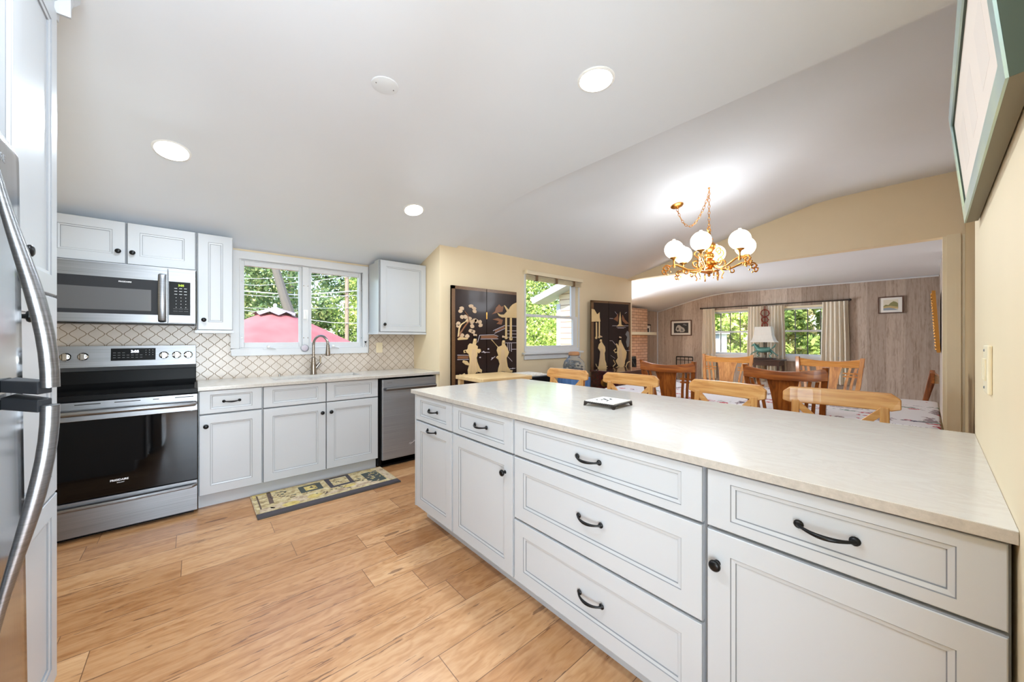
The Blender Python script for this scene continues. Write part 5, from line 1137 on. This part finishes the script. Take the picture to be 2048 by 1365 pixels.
# ================================================================== OUTSIDE
struct(B().box(-4.6, -1.15, -3.3, 1.0, 2.62, 2.75, 'roof_white').obj('sun_block_slab'), 'unseen slab added to keep the sun out of the left opening')  # unseen slab, added so direct sun stays out of the kitchen
struct(B().box(-30, 60, 4.3, 60, -.35, -.25, 'lawn').obj('ground'), 'green lawn outside'); struct(B().box(9.7, 60, -30, 4.3, -.35, -.25, 'lawn').obj('ground_side'), 'green lawn beyond the living room')
def eave():
    q = B().prism([(5.45, 5.60, 2.02), (5.45, 3.7, 2.60), (5.45, 3.7, 2.74), (5.45, 5.68, 2.13)], (.42, 0, 0), 'roof_white')
    return struct(q.obj('roof_eave', bevel=0), 'white gable eave of the house seen through the dining window')
eave()
def tree(name, label, cat, c, r, n, size, m, trunk=None, group=None, kind=None, clumps=26, seed=1):
    rnd = random.Random(seed); vs = []; fs = []
    cl = []
    for i in range(clumps):
        while True:
            p = [rnd.uniform(-1, 1) for _ in range(3)]
            if sum(q*q for q in p) <= 1: break
        cl.append(([c[k]+r[k]*p[k]*.85 for k in range(3)], rnd.uniform(.22, .42)*min(r)))
    for i in range(n):
        (cc, cr) = cl[rnd.randrange(clumps)]; d = Vector((rnd.gauss(0, 1), rnd.gauss(0, 1), rnd.gauss(0, 1))).normalized(); p = Vector(cc)+d*cr*rnd.uniform(.6, 1.1)
        u = Vector((rnd.gauss(0, 1), rnd.gauss(0, 1), rnd.gauss(0, 1))).normalized(); w = u.cross(d).normalized(); s_ = size*rnd.uniform(.6, 1.3)
        k = len(vs); vs += [p-u*s_, p+w*s_*.5, p+u*s_, p-w*s_*.5]; fs.append((k, k+1, k+2, k+3))
    me = bpy.data.meshes.new(name); me.from_pydata([tuple(v) for v in vs], [], fs); me.materials.append(M[m])
    if trunk:
        t = thing(name, label, cat, (trunk[0][0], trunk[0][1], trunk[0][2]), group=group); o = bpy.data.objects.new('foliage', me); S.collection.objects.link(o); o.parent = t; me.transform(Matrix.Translation(-t.location))
        B().tube(trunk, [trunk_r*(1-.06*i) for i in range(len(trunk)) for trunk_r in (.135,)], 'bark', 10).obj('trunk', t, smooth=True, world=True)
        return t
    o = bpy.data.objects.new(name, me); S.collection.objects.link(o); return tag(o, label, cat, group, kind)
g = 'trees outside the kitchen window'
tree('tree', 'dark leafy tree with leaning trunk left outside the kitchen window', 'tree', (.6, 13, 3.0), (2.6, 1.6, 3.4), 17000, .065, 'leaf_dark', [(2.15, 11.0, -.3), (1.95, 11.0, 1.5), (1.837, 11.0, 2.03), (1.749, 11.0, 2.30), (1.661, 11.0, 2.63), (1.575, 11.0, 2.96), (1.35, 11.0, 3.9), (1.2, 11.0, 5.0)], g, seed=2, clumps=60)
tree('tree', 'bright yellow green tree behind the wooden pole outside the kitchen window', 'tree', (5.2, 13.5, 2.6), (1.9, 1.4, 3.6), 15000, .06, 'leaf_green', [(4.9, 13.5, -.3), (4.9, 13.5, 3)], g, seed=3, clumps=60)
tree('tree', 'shaded background tree between the two nearer ones outside the kitchen window', 'tree', (3.0, 17.5, 3.4), (5.5, 1.6, 4.8), 20000, .10, 'leaf_dark', [(3, 17.5, -.3), (3, 17.5, 4)], g, seed=4, clumps=90)
g = 'trees outside the dining window'
tree('tree', 'sunlit tree filling the dining room window', 'tree', (11.0, 11.5, 2.6), (3.0, 2.4, 3.6), 17000, .085, 'leaf_green', [(11, 11.5, -.3), (11, 11.5, 3)], g, seed=5, clumps=80)
tree('tree', 'lighter bushy tree low outside the dining window beside the siding', 'tree', (10.2, 9.0, .9), (2.4, 1.2, 1.7), 16000, .055, 'leaf_bright', [(10, 9, -.3), (10, 9, 1)], g, seed=6, clumps=50)
tree('hedge', 'tall bright hedge outside the left living room window', 'hedge', (13.4, 5.0, 1.3), (.7, 1.5, 2.3), 12000, .085, 'leaf_bright', kind='stuff', seed=7, clumps=90)
tree('hedge', 'tall bright hedge outside the right living room window', 'hedge', (13.4, 1.95, 1.3), (.7, 1.45, 2.3), 12000, .085, 'leaf_green', kind='stuff', seed=8, clumps=80)
tree('hedge', 'tan and green backdrop bushes behind the living room hedges', 'hedge', (16.4, 3.4, 1.6), (.9, 5.5, 3.3), 14000, .12, 'leaf_warm', kind='stuff', seed=9, clumps=90)
# fence outside living room
t = thing('iron_fence', 'dark iron bar fence outside the living room windows', 'fence', (10.9, 3.0, -.25))
B().box(10.88, 10.92, .4, 5.2, 2.35, 2.39, 'iron').box(10.88, 10.92, .4, 5.2, .1, .14, 'iron').obj('rail', t, world=True)
y = .5
while y < 5.2: B().box(10.89, 10.912, y, y+.018, -.25, 2.45, 'iron').obj('bar', t, world=True); y += .235
t = thing('reflection_box', 'solid stand-in for a low pale green shed behind the fence in the left living room window', 'reflection', (12.0, 4.9, -.25))  # box modelled in place of a pale reflection in the window
B().box(11.7, 12.3, 4.12, 5.4, -.25, 1.42, 'roof_white').obj('body', t, world=True); B().box(11.65, 12.35, 4.05, 5.5, 1.42, 1.50, 'frame_white').obj('roof', t, world=True)
# utility pole, wires
t = thing('utility_pole', 'brown wooden utility pole outside the right sash of the kitchen window', 'pole', (3.347, 11.23, -.3))
B().tube([(0, 0, 0), (0, 0, 7.5)], [.058, .05], 'pole_wood', 12).obj('pole', t, smooth=True)
wy = 11.165
for zz, r, lb in (([(-1.2, 2.50), (.91, 2.454), (1.51, 2.445), (2.08, 2.45), (2.42, 2.502), (2.93, 2.581), (3.6, 2.694), (5.5, 3.0)], .017, 'thick white cable crossing the middle of the kitchen window view'),
     ([(-1.2, 2.42), (1.0, 2.36), (1.88, 2.357), (2.42, 2.403), (2.93, 2.478), (3.6, 2.558), (5.5, 2.8)], .008, 'thin wire just below the thick cable outside the kitchen window'),
     ([(-1.2, 2.62), (1.2, 2.79), (1.73, 2.876), (2.08, 2.921), (2.42, 3.0), (2.76, 3.058), (5.5, 3.4)], .007, 'highest thin wire outside the kitchen window'),
     ([(-1.2, 2.55), (1.2, 2.62), (1.73, 2.706), (2.08, 2.794), (2.42, 2.846), (3.11, 3.031), (5.5, 3.5)], .007, 'second highest thin wire outside the kitchen window'),
     ([(-1.2, 2.0), (1.93, 2.059), (2.42, 2.107), (2.63, 2.124), (5.5, 2.3)], .006, 'thin wire level with the umbrella cap'),
     ([(-1.2, 2.25), (2.42, 1.787), (2.93, 1.729), (3.6, 1.729), (5.5, 1.75)], .010, 'lowest slanting cable outside the kitchen window')):
    tag(B().tube([(x, wy, z) for x, z in zz], r, 'wire', 6).obj('overhead_wire', smooth=True), lb, 'wire', 'wires outside the kitchen window')
# umbrella
UX, UY, UZ = 1.02, 7.3, 1.80
t = thing('patio_umbrella', 'faded red patio umbrella outside the kitchen window', 'umbrella', (UX, UY, -.25))
R_ = 1.75; n = 8; rows = []; q = B(); vs = []
for k in range(9):
    u = .1+.9*k/8; row = []
    for s_ in range(n*6):
        a = 2*PI*s_/(n*6)+PI/8; f = abs(((s_ % 6)/6)-.5)*2; r = R_*u*(1-.045*(1-f)); row.append((UX+r*math.cos(a), UY+r*math.sin(a), UZ-.03-.86*u**1.12-.03*(1-f)*u))
    rows.append(row)
vs = [p for r in rows for p in r]+[(x, y, z-.006) for r in rows for x, y, z in r]; m_ = n*6; fs = []
for L in (0, 9):
    for k in range(8):
        for s_ in range(m_): a = (L+k)*m_+s_; a2 = (L+k)*m_+(s_+1) % m_; fs.append((a, a2, a2+m_, a+m_))
for k in (0, 8):
    for s_ in range(m_): fs.append((k*m_+s_, k*m_+(s_+1) % m_, (9+k)*m_+(s_+1) % m_, (9+k)*m_+s_))
q.faces(vs, fs, 'umbrella_red').obj('canopy', t, world=True, smooth=True, cut=50)
q = B(); vs = [(UX, UY, UZ+.02), (UX, UY, UZ+.012)]; m2 = 32
for s_ in range(m2): a = 2*PI*s_/m2+PI/8; r = .30+.05*math.cos(8*a*.5)**2; z = UZ-.115+.03*math.cos(8*(a-PI/8)); vs += [(UX+r*math.cos(a), UY+r*math.sin(a), z)]
for s_ in range(m2): a = 2*PI*s_/m2; vs += [(UX+.12*math.cos(a), UY+.12*math.sin(a), UZ-.03)]
fs = [(2+s_, 2+(s_+1) % m2, 2+m2+(s_+1) % m2, 2+m2+s_) for s_ in range(m2)]+[(2+m2+s_, 2+m2+(s_+1) % m2, 0) for s_ in range(m2)]
vs[1] = vs[0]; q.faces(vs, fs, 'umbrella_cap').obj('vent_cap', t, world=True, smooth=True)
B().tube([(UX, UY, -.25), (UX, UY, UZ+.02)], .024, 'plastic_white', 10).ball((UX, UY, UZ+.04), .03, 'plastic_white').obj('mast', t, world=True, smooth=True)
for s_ in range(8): a = 2*PI*s_/8+PI/8; B().tube([(UX+.1*math.cos(a), UY+.1*math.sin(a), UZ-.08), (UX+R_*.98*math.cos(a), UY+R_*.98*math.sin(a), UZ-.905)], .007, 'plastic_white', 6).obj('rib', t, world=True)
